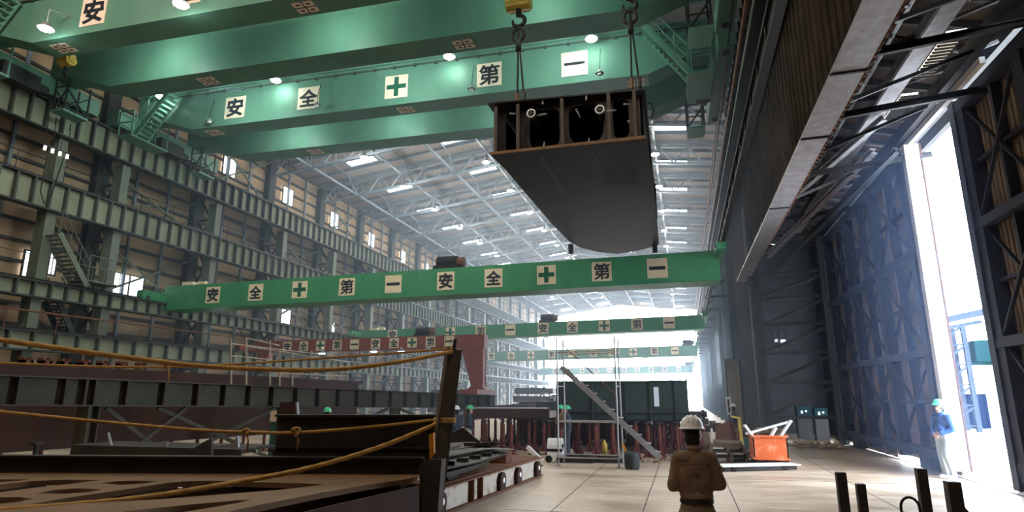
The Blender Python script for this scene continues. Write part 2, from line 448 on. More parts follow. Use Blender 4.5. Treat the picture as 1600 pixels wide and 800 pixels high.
# cross bracing on the wall, one pair per bay
for k, yy in enumerate(YK[:12]):
    t = thing('wall_brace', 'crossed steel braces in the wall bay after the %s laced column' % ORD[k+1], 'brace', (XL+.35, yy, 0), 'cross braces on the windowed wall')
    for (za, zb) in ((4.3, 8.3), (12.8, 15.8)) if k % 2 else ((5.9, 8.4), (0.6, 3.2), (9.8,11.4)):
        b = MB(); b.bar((0,.3,za),(0,5.2,zb),.07,.09); b.build('brace_bar','frame', t, world=False)
        b = MB(); b.bar((.08,5.2,za),(.08,.3,zb),.07,.09); b.build('brace_bar','frame', t, world=False)
# runway girders on the left side
LV = [('topmost', 11.5, 12.6, .62), ('upper middle', 8.55, 9.62, .62), ('lower middle', 5.3, 5.86, .62), ('lowest', 3.42, 4.08, .85)]
def runway(label, x0, side, z0, z1, pitch, y0, y1, dark=False, stif=.2, fw=.2):
    t = thing('runway_girder', label, 'girder', (x0, y0, 0))
    wb = MB(); wb.box((x0-.012, y0, z0), (x0+.012, y1, z1)); wb.build('web', 'frame_dark' if dark else 'girder', t)
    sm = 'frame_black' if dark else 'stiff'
    ys = []; y = y0+.2
    while y < y1: ys.append(y); y += pitch
    near = [q for q in ys if q > (9 if side > 0 else 3)][:100]
    st = MB(); st.box((0, -.035, z0+.03), (side*stif, .035, z1-.03)); first = None
    for q in near:
        if first is None: first = o = st.build('stiffener', sm, t, world=False)
        else: o = first.copy(); COL.objects.link(o)
        o.location = (0, q-y0, 0)
    rest = [q for q in ys if q not in near]
    if rest:
        st = MB()
        for q in rest: st.box((0, q-y0-.035, z0+.03), (side*stif, q-y0+.035, z1-.03))
        tag(st.build('stiffener', sm, t, world=False), kind='stuff')
    for zz in (z0, z1):
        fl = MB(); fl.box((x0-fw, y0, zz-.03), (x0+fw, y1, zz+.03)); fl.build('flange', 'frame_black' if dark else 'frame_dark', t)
    rl = MB(); rl.box((x0-.04, y0, z1+.03), (x0+.04, y1, z1+.12)); rl.build('rail', 'frame_black', t)
    return t
for nm, z0, z1, p in LV:
    runway('%s grey-green crane girder running along the windowed wall' % nm, -22.36, 1, z0, z1, p, 6, 104)
# walkway rails on the girders
for (zz, lab, m, x) in ((6.95, 'pale', 'frame', -22.9), (4.75, 'rust-red', 'rust', -22.0), (10.6, 'dark', 'frame_dark', -22.9)):
    t = thing('walkway_railing', '%s pipe railing along the crane girder of the windowed wall' % lab, 'railing', (x, 8, zz-.9))
    b = MB(); b.tube([(x,8,zz),(x,70,zz)], .035 if m == 'rust' else .02, 6); b.build('handrail', m, t)
    b = MB(); b.tube([(0, 0, 0), (0, 0, .9)], .016, 5); u0 = b.build('upright', m, t, world=False)
    for k in range(1, 35): u = u0.copy(); COL.objects.link(u); u.location = (0, 1.8*k, 0)
# steep stairs on the left wall
def stair(name, label, p, q, width, steps, m='frame', rail=True, cat='stair'):
    """p bottom, q top; width along the horizontal normal"""
    p = V(p); q = V(q); t = thing(name, label, cat, tuple(p)); d = q-p
    nrm = V((-d.y, d.x, 0)).normalized()*(width/2)
    for s in (-1, 1):
        b = MB(); b.bar(p+nrm*s, q+nrm*s, .05, .2); b.build('stringer', m, t)
        if rail:
            h = MB(); u = V((0,0,.9)); h.tube([p+nrm*s+u*.1, p+nrm*s+u, q+nrm*s+u, q+nrm*s+u*.1], .018, 6)
            h.tube([p+nrm*s+u*.55, q+nrm*s+u*.55], .014, 6)
            for k in (1, 2): h.tube([p+d*k/3+nrm*s, p+d*k/3+nrm*s+u], .014, 5)
            h.build('handrail', m, t)
    b = MB(); e = d.normalized(); hz = V((d.x, d.y, 0)).normalized()*.1
    for k in range(steps):
        c = p+d*(k+.5)/steps; b.bar(c-nrm, c+nrm, .2, .03, up=(0,0,1))
    b.build('tread', m, t)
    return t
stair('wall_stair', 'steep grey stair rising past the paired wall columns', at(125,448,x=-22.1), at(82,365,x=-22.1), .7, 13)
stair('wall_stair', 'dim lower flight of stair under the rust-red pipe railing', at(104,524,x=-22.9), at(80,470,x=-22.9), .7, 10, 'frame_dark')
for lab, pp in (('upper', at(150,442,x=-22.2)),):
    t = thing('stair_landing', 'small railed landing at the foot of the steep wall stair', 'landing', tuple(pp))
    b = MB(); b.box((pp.x-.4, pp.y-.7, pp.z-.06), (pp.x+.4, pp.y+.7, pp.z)); b.build('deck', 'frame', t)
    b = MB()
    for yy in (-.7, 0, .7): b.tube([(pp.x+.38, pp.y+yy, pp.z), (pp.x+.38, pp.y+yy, pp.z+.95)], .02, 5)
    for zz in (.5, .95): b.tube([(pp.x+.38, pp.y-.7, pp.z+zz), (pp.x+.38, pp.y+.7, pp.z+zz)], .02, 5)
    b.build('handrail', 'frame', t)
# ------------------------------------------------------------------ roof trusses
def truss():
    t = thing('roof_truss', '', 'truss')
    for nm, dz in (('top_chord', -.28), ('bottom_chord', -1.35)):
        b = MB()
        for xa, xb in ((XL+.3, -10), (-10, XR-.3)):
            b.bar((xa, 0, roof_z(xa)+dz), (xb, 0, roof_z(xb)+dz), .14, .14)
        b.build(nm, 'truss', t, world=False)
    b = MB(); x = XL+.4; k = 0
    while x < XR-1.7:
        xm = x+.85
        b.bar((x,0,roof_z(x)-1.35),(xm,0,roof_z(xm)-.28),.08,.08); b.bar((xm,0,roof_z(xm)-.28),(x+1.7,0,roof_z(x+1.7)-1.35),.08,.08)
        b.bar((xm,0,roof_z(xm)-.28),(xm,0,roof_z(xm)-1.35),.06,.06); x += 1.7
    b.build('lattice_web', 'truss', t, world=False)
    return t
tr = truss()
for k, yy in enumerate([8.2, 13.7]+YK):
    o = tr if k == 0 else copy_tree(tr); o.location = (0, yy, 0)
    tag(o, 'grey lattice roof truss spanning the hall, %s in its row from the camera end' % ORD[k], 'truss', 'roof trusses across the hall')
for k, x in enumerate((-21.0, -16.8, -13.8, -10.9, -7.2, -4.0, -.8)):
    t = thing('roof_tie', 'long grey roof tie running down the hall, %s counting from the windowed wall' % ORD[k], 'tie', (x, 8, roof_z(x)-1.3), 'lengthwise ties under the roof')
    z0 = roof_z(x)
    b = MB(); b.bar((x, -13, z0-1.3), (x, 104, z0-1.3), .13, .13); b.build('bottom_chord', 'truss', t)
    b = MB(); yy = 8.2
    while yy < 101:
        b.bar((x, yy, z0-1.3), (x, yy+1.4, z0-.3), .07, .07); b.bar((x, yy+5.5, z0-1.3), (x, yy+4.1, z0-.3), .07, .07); b.bar((x, yy+1.4, z0-.3), (x, yy+4.1, z0-.3), .05, .05); yy += 5.5
    b.build('lattice_web', 'truss', t)
# skylights
for si, x in enumerate((-19.4, -12.9, -5.6, .1)):
    for k, yy in enumerate(YK[1:]):
        if yy > 103: continue
        y0 = yy+3.0
        t = thing('skylight', 'bright roof skylight in the %s row from the windowed wall, %s from the camera end' % (ORD[si], ORD[k]), 'skylight', (x, y0, roof_z(x)-.06), 'skylights between the trusses')
        b = MB(); hw = .95
        b.hexa([(-hw,-.5,roof_z(x-hw)-roof_z(x)),(hw,-.5,roof_z(x+hw)-roof_z(x)),(hw,.5,roof_z(x+hw)-roof_z(x)),(-hw,.5,roof_z(x-hw)-roof_z(x))],
               [(-hw,-.5,.03+roof_z(x-hw)-roof_z(x)),(hw,-.5,.03+roof_z(x+hw)-roof_z(x)),(hw,.5,.03+roof_z(x+hw)-roof_z(x)),(-hw,.5,.03+roof_z(x-hw)-roof_z(x))])
        b.build('pane', 'sky_pane_roof', t, world=False)
        b = MB()
        for sx in (-1, 1): b.bar((sx*(hw+.04),-.55,roof_z(x+sx*hw)-roof_z(x)-.02),(sx*(hw+.04),.55,roof_z(x+sx*hw)-roof_z(x)-.02),.08,.1)
        for sy in (-1, 1): b.bar((-hw,sy*.54,roof_z(x-hw)-roof_z(x)-.02),(hw,sy*.54,roof_z(x+hw)-roof_z(x)-.02),.08,.1)
        b.build('curb', 'truss', t, world=False)
# high-bay lamps
def bay_lamp():
    t = thing('high_bay_lamp', '', 'lamp')
    b = MB(); b.tube([(0,0,.28),(0,0,.75)], .02, 6); b.build('stem', 'truss', t, world=False)
    b = MB(); b.lathe([(.05,.3),(.09,.26),(.12,.12),(.26,-.05),(.24,-.05),(.1,.1)], n=14); b.build('reflector', 'galv', t, True, world=False)
    b = MB(); b.ball((0,0,-.05), (.22,.22,.07), 12, 6); b.build('bulb', 'lamp_far', t, True, world=False)
    l = bpy.data.lights.new('high_bay_light', 'POINT'); l.energy = 280; l.color = (1, .97, .90); l.shadow_soft_size = .25
    o = bpy.data.objects.new('high_bay_light', l); COL.objects.link(o); o.location = (0, 0, -.35); o.parent = t
    return t
hb = bay_lamp(); n = 0
for rowi, (x, z) in enumerate(((-16.8, 15.13), (-10.9, 15.86), (-.8, 14.9))):
    for k in range(11):
        yy = (29.1, 33.4, 32.5)[rowi]+(5.2, 5.5, 5.5)[rowi]*k
        o = hb if n == 0 else copy_tree(hb); o.location = (x, yy, z); n += 1
        tag(o, 'lit high bay lamp, %s row from the windowed wall, %s from the camera end' % (ORD[rowi], ORD[k]), 'lamp', 'high bay lamps under the roof')
# unseen copies of the lamps, added over the camera end to light the foreground
nl = bpy.data.lights.new('near_fill_light', 'POINT'); nl.energy = 330; nl.color = (1, .88, .72); nl.shadow_soft_size = .25
for rowi, (x, z) in enumerate(((-16.8, 15.13), (-10.9, 15.86), (-.8, 14.9))):
    for k, yy in enumerate((-4.0, 2.0, 8.0)):
        o = copy_tree(hb); o.location = (x, yy, z)
        for c_ in o.children:
            if c_.type == 'LIGHT': c_.data = nl
        tag(o, 'added high bay lamp above the camera end, %s row from the windowed wall, %s along' % (ORD[rowi], ORD[k]), 'lamp', 'high bay lamps added above the camera end')
# ------------------------------------------------------------------ right side: runways, conduits, columns
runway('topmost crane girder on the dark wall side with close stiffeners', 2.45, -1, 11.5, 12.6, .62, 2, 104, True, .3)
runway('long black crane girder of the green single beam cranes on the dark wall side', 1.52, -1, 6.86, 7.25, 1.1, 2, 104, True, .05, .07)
for i, (x, z, r, m) in enumerate(((2.05, 13.4, .035, 'rust'), (2.0, 12.75, .03, 'frame_dark'), (2.02, 11.2, .045, 'rust'), (2.1, 10.8, .03, 'frame'), (2.25, 14.3, .05, 'rust_dark'), (1.95, 12.3, .03, 'rust'), (2.1, 11.85, .04, 'frame_black'))):
    b = MB(); b.tube([(x, 4+i*3+j*4, z+(.05 if j % 2 else 0)) for j in range(22)], r, 6)
    o = b.build('cable_conduit', m); tag(o, 'thin %s conduit running along the dark wall, %s counting down' % (m.replace('_', ' '), ORD[i]), 'conduit', 'conduits along the dark wall')
rc = None
for k, yy in enumerate(YK[3:]):
    if rc is None:
        rc = thing('dark_wall_column', '', 'column')
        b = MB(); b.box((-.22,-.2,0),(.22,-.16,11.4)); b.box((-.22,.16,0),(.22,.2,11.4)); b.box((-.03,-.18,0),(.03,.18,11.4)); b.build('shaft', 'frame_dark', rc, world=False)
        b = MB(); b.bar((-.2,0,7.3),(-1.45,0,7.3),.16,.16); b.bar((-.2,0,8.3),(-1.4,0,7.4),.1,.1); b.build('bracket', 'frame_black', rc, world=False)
        o = rc
    else: o = copy_tree(rc)
    o.location = (2.85, yy+.2, 0)
    tag(o, 'dark steel column against the slatted dark wall, %s beyond the laced door bay frame' % ORD[k], 'column', 'columns of the dark wall')
# deep girder over the side bay: broad grey bottom chord
t = thing('bay_girder', 'broad grey bottom chord plate sloping away over the side bay opening', 'girder', (2.8, 2, 6.9))
b = MB(); b.box((2.55, 2, 6.84), (3.05, 28.7, 6.9)); b.m = 1; y = 2.0
while y < 28.5: b.box((3.05, y, 6.83), (3.10, y+.09, 6.93)); y += .2
b.build('bottom_plate', ['grey_beam', 'rust'], t)
b = MB(); b.box((2.72, 2, 6.9), (2.76, 28.7, 7.25)); b.build('web', 'frame_black', t)
for y in (9.8, 12.4, 17.2): b = MB(); b.box((2.53, y, 6.81), (3.07, y+.05, 6.84)); b.build('splice_plate', 'frame_black', t)
# annex beams
for k, (yy, z) in enumerate(((6.2, 8.1), (8.7, 8.0), (11.2, 7.8), (13.6, 7.7), (17, 7.6), (21, 7.5))):
    t = thing('annex_beam', 'dark crossbeam under the annex roof, %s from the camera end' % ORD[k], 'beam', (3.0, yy, z), 'crossbeams under the annex roof')
    b = MB(); b.ibeam((3.05, yy, z), (6.5, yy, z+.3), .14, .09); b.build('beam', 'frame_black', t)
    b = MB(); b.bar((3.1, yy+.1, 7.0), (6.3, yy+1.6, 8.6), .07, .07); b.build('strut', 'frame_black', t)
for k, (p, q, m, wd) in enumerate(((at(1381,184,x=5.0), at(1222,322,x=3.3), 'galv', .1), (at(1365,236,x=5.2), at(1200,400,x=3.2), 'grey_beam', .12), (at(1400,235,x=5.5), at(1215,418,x=3.4), 'frame_dark', .1))):
    b = MB(); b.ibeam(p, q, .16, wd+.04)
    tag(b.build('knee_brace', m), ['pale slender knee brace', 'thicker grey knee brace', 'dark lowest knee brace'][k]+' running from door track to laced frame', 'brace')
b = MB(); b.box((4.75, 2, 8.5), (5.1, 27, 8.58)); b.m = 0
t = thing('track_beam', 'long pale track beam beside the louvred roof strips', 'beam', (4.9, 2, 8.5)); b.build('flange', 'grey_beam', t)
b = MB(); b.box((4.9, 2, 8.58), (4.95, 27, 9.0)); b.build('web', 'frame_black', t)
b = MB(); b.box((5.95, 12.8, 8.18), (6.05, 27, 8.32)); tag(b.build('door_track', 'lead_post'), 'pale rail carrying the sliding side doors', 'rail')
# laced frame at the end of the side bay
t = thing('laced_frame', 'tall laced steel frame standing between orange bin and sliding door', 'frame', (4.3, 27.6, 0))
b = MB(); b.box((2.92,27.4,0),(3.38,27.44,10)); b.box((2.92,27.8,0),(3.38,27.84,10)); b.box((3.13,27.4,0),(3.17,27.84,10)); b.build('inner_post', 'laced', t)
b = MB(); b.box((5.62,26.9,0),(5.98,26.94,8.6)); b.box((5.62,27.2,0),(5.98,27.24,8.6)); b.box((5.78,26.9,0),(5.82,27.24,8.6)); b.build('outer_post', 'frame_dark', t)
zs = [1.0, 2.35, 3.55, 4.75, 5.85, 6.9]
for z in zs:
    b = MB(); b.bar((3.3,27.6,z),(5.7,27.2,z+.02),.13,.13); b.build('rung', 'laced', t)
for i in range(5):
    b = MB(); a, c = (zs[i], zs[i+1]-.15) if i % 2 else (zs[i+1]-.2, zs[i]+.1)
    b.bar((3.3,27.6,c if i % 2 == 0 else a),(5.7,27.2,a if i % 2 == 0 else c),.12,.12); b.build('diagonal', 'laced', t)
# ------------------------------------------------------------------ sliding doors
def door_leaf(name, x, y0, y1, zt, stiles, minor, rails, corr, edge=None):
    """frame of stiles, rails and cross braces in front of profiled sheet"""
    zb = lambda q: .17 if 18.9 < q < 21.4 else .02
    sh = MB(); y = y0
    while y < y1-.02:
        e = min(y+corr, y1)
        sh.hexa([(x+.28,y,zb(y)),(x+.32,y,zb(y)),(x+.32,y+corr*.5,zb(y)),(x+.28,y+corr*.5,zb(y))], [(x+.28,y,zt),(x+.32,y,zt),(x+.32,y+corr*.5,zt),(x+.28,y+corr*.5,zt)])
        sh.hexa([(x+.31,y+corr*.5,zb(y)),(x+.35,y+corr*.5,zb(y)),(x+.35,e,zb(y)),(x+.31,e,zb(y))], [(x+.31,y+corr*.5,zt),(x+.35,y+corr*.5,zt),(x+.35,e,zt),(x+.31,e,zt)])
        y += corr
    root = tag(sh.build(name, 'sheet_tan'), kind='structure')
    for s in stiles:
        b = MB(); b.box((x, s-.17, .2), (x+.26, s+.17, zt)); b.build('stile', 'door_frame', root)
    for s in minor:
        b = MB(); b.box((x+.08, s-.05, .2), (x+.27, s+.05, zt)); b.build('minor_stile', 'door_frame', root)
    for r in rails:
        b = MB(); b.box((x-.02, y0, r-.1), (x+.26, y1, r+.1)); b.build('rail', 'door_frame', root)
    mids = [(rails[i]+rails[i+1])/2 for i in range(len(rails)-1)]
    for r in mids:
        b = MB(); b.box((x+.12, y0, r-.04), (x+.26, y1, r+.04)); b.build('minor_rail', 'door_frame', root)
    for i in range(len(stiles)-1):
        for j in range(len(rails)-1):
            b = MB(); b.bar((x+.05, stiles[i], rails[j]), (x+.05, stiles[i+1], rails[j+1]), .07, .05); b.bar((x+.1, stiles[i+1], rails[j]), (x+.1, stiles[i], rails[j+1]), .07, .05)
            b.build('cross_brace', 'door_frame', root)
    return root
d1 = door_leaf('door_1', 5.82, 17.15, 26.8, 8.15, [17.4, 20.4, 23.4, 26.5], [18.9, 21.9, 24.9], [.45, 2.9, 5.4, 8.0], .9)
b = MB(); b.box((5.86, 16.92, .15), (6.2, 17.15, 8.2)); e = b.build('leading_edge', 'lead_post', d1)
b = MB(); b.box((6.2, 16.9, .15), (6.24, 17.15, 8.2)); b.build('rubber_seal', 'rust_dark', d1)
for yy in (18.6, 25.4):
    b = MB(); b.box((5.84, yy-.4, .02), (6.14, yy+.4, .34)); b.build('wheel_box', 'frame_dark', d1)
d2 = door_leaf('door_2', 6.22, 6.2, 14.95, 8.25, [14.62, 12.2, 9.6, 7.0], [13.4, 10.9, 8.3], [.45, 2.9, 5.4, 8.1], .17)
b = MB(); b.box((6.18, 14.75, .02), (6.56, 15.0, 8.3)); b.build('leading_edge', 'door_frame', d2)
for yy in (13.6, 8.4):
    b = MB(); b.box((6.26, yy-.4, .02), (6.56, yy+.4, .34)); b.build('wheel_box', 'frame_black', d2)
tk = MB(); tk.box((6.0, 6, 0), (6.05, 27.5, .012)); tk.box((6.38, 6, 0), (6.43, 27.5, .012)); struct('trim_2', tk, 'frame_black')

for k, (x, z, lab) in enumerate(((3.55, 9.1, 'outer'), (4.3, 8.9, 'inner'))):
    t = thing('cable_ladder', 'pale cable ladder under the annex roof, the %s of two' % ('nearer to the grey chord plate' if k == 0 else 'nearer to the track beam'), 'cable ladder', (x, 7, z))
    b = MB(); b.box((x-.2,7,z),(x-.17,26,z+.08)); b.box((x+.17,7,z),(x+.2,26,z+.08)); b.build('side_rail', 'galv', t)
    b = MB(); b.box((-.18,.1,.02),(.18,.15,.05)); u0 = b.build('rung', 'galv', t, world=False)
    for k_ in range(1, 38): u = u0.copy(); COL.objects.link(u); u.location = (0, .5*k_, 0)
    for y in (8.7, 13.6, 21):
        b = MB(); b.bar((x,y,z+.05),(x,y,z+.9),.03,.03); b.build('drop_rod', 'frame_black', t)
for k in range(7):
    y = 6.5+2.6*k; b = MB(); b.bar((3.1,y,8.9),(6.4,y+2.3,9.0),.06,.06); b.bar((6.4,y,9.0),(3.1,y+2.3,8.9),.06,.06)
    tag(b.build('roof_brace','frame_black'),'dark crossed brace under the annex roof, %s from the camera end' % ORD[k],'brace','crossed braces under the annex roof')
# ================================================================== CRANES
SG = [('安',None),('全',None),('十',None),('第',None),('一',None)]
def sign(root, lx, lyf, lz, size, ch, paper, heavy):
    """painted notice square on a girder face (local coordinates, face looks to -y)"""
    b = MB(); h = size/2; b.box((lx-h, lyf-.02, lz-h), (lx+h, lyf-.001, lz+h))
    p = b.build('sign_panel', paper, root, world=False)
    if ch == '十':
        c = MB(); a = size*.42; w = size*.115 if heavy else size*.095
        c.prism([(lx+dx, lyf-.03, lz+dz) for dx, dz in ((-w,-a),(w,-a),(w,-w),(a,-w),(a,w),(w,w),(w,a),(-w,a),(-w,w),(-a,w),(-a,-w),(-w,-w))], (0,.012,0))
        c.build('cross', 'ink_green', p, world=False)
    elif ch == '一':
        c = MB(); a = size*.40; w = size*(.085 if heavy else .055)
        if heavy: c.box((lx-a, lyf-.032, lz-w), (lx+a, lyf-.018, lz+w))
        else:
            n = 8; pts = [(lx+a-w+w*math.cos(-math.pi/2+math.pi*i/n), lyf-.032, lz+w*math.sin(-math.pi/2+math.pi*i/n)) for i in range(n+1)]
            pts += [(lx-a+w+w*math.cos(math.pi/2+math.pi*i/n), lyf-.032, lz+w*math.sin(math.pi/2+math.pi*i/n)) for i in range(n+1)]
            c.prism(pts, (0,.014,0))
        c.build('character', 'ink', p, world=False)
    else:
        o = mesh_obj('character', char_mesh(ch, size*.86, (.034 if ch != '第' else .022) if heavy else (.03 if ch != '第' else .02)), 'ink', p)
        o.location = (lx, lyf-.021, lz)
    return p
def upper_crane(label, cy0, rz):
    t = thing('overhead_crane', label, 'crane', (-10, cy0, 0), rz=math.radians(rz))
    for ya, yb, m in ((0, .88, 'crane'), (2.85, 3.8, 'crane')):
        b = MB(); b.prism([(-12.1,ya,13.42),(-11.2,ya,13.38),(-9.2,ya,12.7),(9.45,ya,12.7),(10.9,ya,13.25),(11.7,ya,13.3),(11.7,ya,14.42),(-12.1,ya,14.42)], (0,yb-ya,0))
        g = b.build('girder', m, t, world=False)
        b = MB(); b.box((-12,ya-.1,14.42),(11.7,yb+.1,14.47)); b.build('top_flange', m, g, world=False)
        b = MB(); b.box((-11.7,ya+.06,14.47),(11.3,ya+.14,14.56)); b.build('rail', 'frame_dark', g, world=False)
    for xx in (-12.25, 11.95):
        b = MB(); b.box((xx-.25,-1.0,12.78),(xx+.25,4.9,13.45)); e = b.build('end_carriage', 'crane', t, world=False)
        for yy in (-.6, 4.5):
            w = MB(); w.cyl((xx-.1,yy,12.88),(xx+.1,yy,12.88),.2,n=16); w.build('wheel', 'steel', e, world=False)
    # conduit clipped along the front face
    b = MB(); b.tube([(-11.5,-.06,14.25),(11.2,-.06,14.25)], .03, 6)
    for k in range(26): b.box((-11.2+k*.85,-.09,14.2),(-11.1+k*.85,0,14.3))
    b.build('conduit', 'stiff', t, world=False)
    # stairs and platforms hanging at both ends
    for sx, xt, xb, zb, xe in ((-1,-9.9,-11.35,12.35,-11.95), (1,9.35,10.85,12.1,11.5)):
        b = MB(); zt = 14.2; yy0, yy1 = -.72, -.12
        for y in (yy0, yy1): b.bar((xt,y,zt),(xb,y,zb),.05,.2)
        for k in range(11):
            u = (k+.5)/11; c = xt+(xb-xt)*u; z = zt+(zb-zt)*u; b.box((c-.1,yy0,z-.02),(c+.1,yy1,z+.02))
        st = b.build('access_stair', 'crane_pale', t, world=False)
        h = MB()
        for y in (yy0,):
            for dz in (.5, .95): h.tube([(xt,y,zt+dz),(xb,y,zb+dz)], .02, 5)
            for k in range(4): u = k/3; h.tube([(xt+(xb-xt)*u,y,zt+(zb-zt)*u),(xt+(xb-xt)*u,y,zt+(zb-zt)*u+.95)], .02, 5)
        h.build('handrail', 'crane_pale', st, world=False)
        b = MB(); x0, x1 = sorted((xb+.15*(-sx), xe)); b.box((x0,-1.0,zb-.12),(x1,.9,zb-.04))
        pl = b.build('end_platform', 'crane', t, world=False)
        h = MB()
        for x in (x0+.04, x1-.04):
            for y in (-.97, -.1, .86): h.bar((x,y,zb-.05),(x,y,zb+1.0 if y < 0 else 13.4),.05,.05)
        for z in (zb+.5, zb+1.0): h.bar((x0,-.97,z),(x1,-.97,z),.04,.04); h.bar((xe-.04*sx,-.97,z),(xe-.04*sx,.86,z),.04,.04)
        h.build('platform_railing', 'crane', pl, world=False)
        # cage and bogie drive below the second girder
        b = MB(); b.box((x0+.1,2.9,zb-.3),(x1-.05,3.9,zb-.22)); c2 = b.build('service_platform', 'crane', t, world=False)
        h = MB()
        for x in (x0+.12, x1-.08):
            for y in (2.95, 3.85): h.bar((x,y,zb-.22),(x,y,13.35),.05,.05)
            h.bar((x,2.95,zb-.2),(x,3.85,zb+.6),.04,.04); h.bar((x,3.85,zb-.2),(x,2.95,zb+.6),.04,.04)
        for z in (zb+.2, zb+.7): h.bar((x0+.12,2.95,z),(x1-.08,2.95,z),.035,.035)
        h.bar((x0+.1,2.95,zb-.25),(x1,2.95,zb+.7),.05,.05)
        h.build('platform_railing', 'frame_dark', c2, world=False)
        b = MB(); xm = xe-.12*sx; b.box((xm-.25,.9,12.45),(xm+.25,2.2,13.0)); b.cyl((xm,2.2,12.7),(xm,2.6,12.7),.18); b.build('drive_motor', 'frame_dark', t, world=False)
    # load notices under the girders
    for (lx, ya) in ((-8.5,.3),(.2,.3),(9.0,.3),(-5.5,3.2),(4.0,3.2)):
        b = MB(); b.m = 0
        for dx, dy in ((-.32,0),(.02,0),(-.32,.26),(.02,.26)): b.box((lx+dx,ya+dy-.05,12.688),(lx+dx+.3,ya+dy+.17,12.7))
        b.m = 1
        for dx, dy in ((-.22,.03),(.1,.03),(-.22,.29),(.1,.29)): b.box((lx+dx,ya+dy,12.684),(lx+dx+.12,ya+dy+.06,12.69))
        b.box((lx-.02,ya-.05,12.684),(lx+.02,ya+.43,12.69)); b.box((lx-.32,ya+.18,12.684),(lx+.32,ya+.21,12.69))
        b.build('load_notice', ['paper_pink','ink'], t, world=False)
    return t
cA = upper_crane('nearest big pale green twin girder overhead crane, cut off above', 12.75, 1.4)
cB = upper_crane('second big pale green twin girder overhead crane behind the lifted block', 19.42, 1.5)
for x, ch in zip((-6.9,-3.45,.1,3.8,7.0), '安全十第一'): sign(cA, x, 0, 13.42 if x < -5 else 13.55, .95, ch, 'paper_pink', False)
for x, ch in zip((-7.2,-3.8,.0,3.72,6.9), '安全十第一'): sign(cB, x, 0, 13.45, .95, ch, 'paper_pink', False)
# trolley of the nearest crane
t = thing('crane_trolley', 'crane trolley on the nearest big crane, above the lifted block', 'trolley', (-2.3, 14.6, 14.56))
b = MB(); b.box((-4.4,13.0,14.7),(-.4,16.3,14.95)); b.build('frame', 'crane', t)
for xx in (-3.8, -.9):
    b = MB(); b.cyl((xx-.7,14.6,15.2),(xx+.7,14.6,15.2),.3,n=18); b.build('rope_drum', 'steel', t)
for xx in (-4.2,-.6):
    for yy in (13.05, 15.75):
        b = MB(); b.cyl((xx,yy,14.66),(xx,yy+.1,14.66),.1); b.build('wheel', 'steel', t)
# lamps on the two upper cranes: bracket, reflector, glowing lens and its own light
def crane_lamp(x, y, z, label, power, col=(.80,1,.90)):
    t = thing('crane_lamp', label, 'lamp', (x, y, z), 'lit lamps on the upper cranes')
    b = MB(); b.tube([(x,y,z+.16),(x,y,z+.62),(x+.35,y+.55,z+.62)], .018, 6); b.build('bracket', 'galv', t)
    b = MB(); b.lathe([(.06,.18),(.1,.15),(.13,.06),(.24,-.04),(.22,-.04)], (x,y,z), 16); b.build('reflector', 'galv', t, True)
    b = MB(); b.ball((x,y,z-.05),(.2,.2,.055),14,6); b.build('lens','lamp_on',t,True)
    l = bpy.data.lights.new('crane_lamp_light','POINT'); l.energy = power*.12; l.color = col; l.shadow_soft_size = .2
    o = bpy.data.objects.new('crane_lamp_light', l); COL.objects.link(o); o.location = (0,0,-.3); o.parent = t
for (px, py, y, lab, pw) in ((252,150,18.75,'over the stair of the second big crane',150),(431,124,18.8,'between the first two notice squares of the second big crane',130),(702,87,18.9,'above the cross notice of the second big crane',130),(924,59,19.0,'near the hook line of the second big crane',130)):
    p = at(px,py,y=y); crane_lamp(p.x,p.y,p.z,'glowing round lamp '+lab, pw)
for (px, py, y, lab, pw) in ((72,43,12.1,'beside the first notice square of the nearest big crane',150),(283,5,12.2,'in front of the second notice square of the nearest big crane',150)):
    p = at(px,py,y=y); crane_lamp(p.x,p.y,p.z,'glowing round lamp '+lab, pw)
for (x,lab) in ((-7,'mid span'),(-1.5,'beyond mid span')):
    crane_lamp(x,12.3,13.1,'glowing round lamp high on the front of the nearest big crane, '+lab,150)
for (x, y, z, lab, pw) in ((-16,17.15,13.45,'rear of the nearest big crane near the windowed wall, added for fill',1500),(-9.5,17.2,13.5,'rear of the nearest big crane at mid span, added for fill',1500),(-3.2,17.35,13.5,'rear of the nearest big crane near the dark wall, added for fill',1500),
                       (-16,20.75,13.6,'added for fill between the girders of the second big crane near the windowed wall',700),(-11,20.8,13.6,'added for fill between the girders of the second big crane at mid span',700),(-6,20.9,13.6,'added for fill between the girders of the second big crane near the lifted block',700)):
    crane_lamp(x,y,z,'screened lamp on the '+lab if 'rear' in lab else 'screened lamp '+lab,pw)  # unseen lamps added behind the girders to brighten the faces beyond
for (x, lab) in ((-16.5,'near the windowed wall'),(-10,'at mid span'),(-3.5,'near the dark wall')):
    crane_lamp(x,14.05,13.7,'added fill lamp between the girders of the nearest big crane '+lab,800,(.85,1,.92))  # added out of view to light the second girder's face
# unlit flood lamps hanging on wires
for (px,py,y,lab) in ((327,190,19.0,'below the first square'),(495,165,19.05,'below the second square'),(737,140,19.1,'beside the fourth square'),(937,115,19.2,'beside the dash square')):
    p = at(px,py,y=y); t = thing('flood_lamp','small unlit wire-hung flood lamp '+lab+' on the second big crane','lamp',tuple(p),'wire-hung flood lamps')
    b = MB(); b.tube([p+V((0,0,.12)),p+V((.02,0,.5)),p+V((.05,.1,1.0))],.012,5); b.build('wire','black',t)
    b = MB(); b.lathe([(.03,.16),(.06,.12),(.16,0),(.14,0)],p,10); b.build('reflector','galv',t,True)
    b = MB(); b.ball(p+V((0,0,-.02)),(.1,.1,.05),8,5); b.build('bulb','white',t,True)
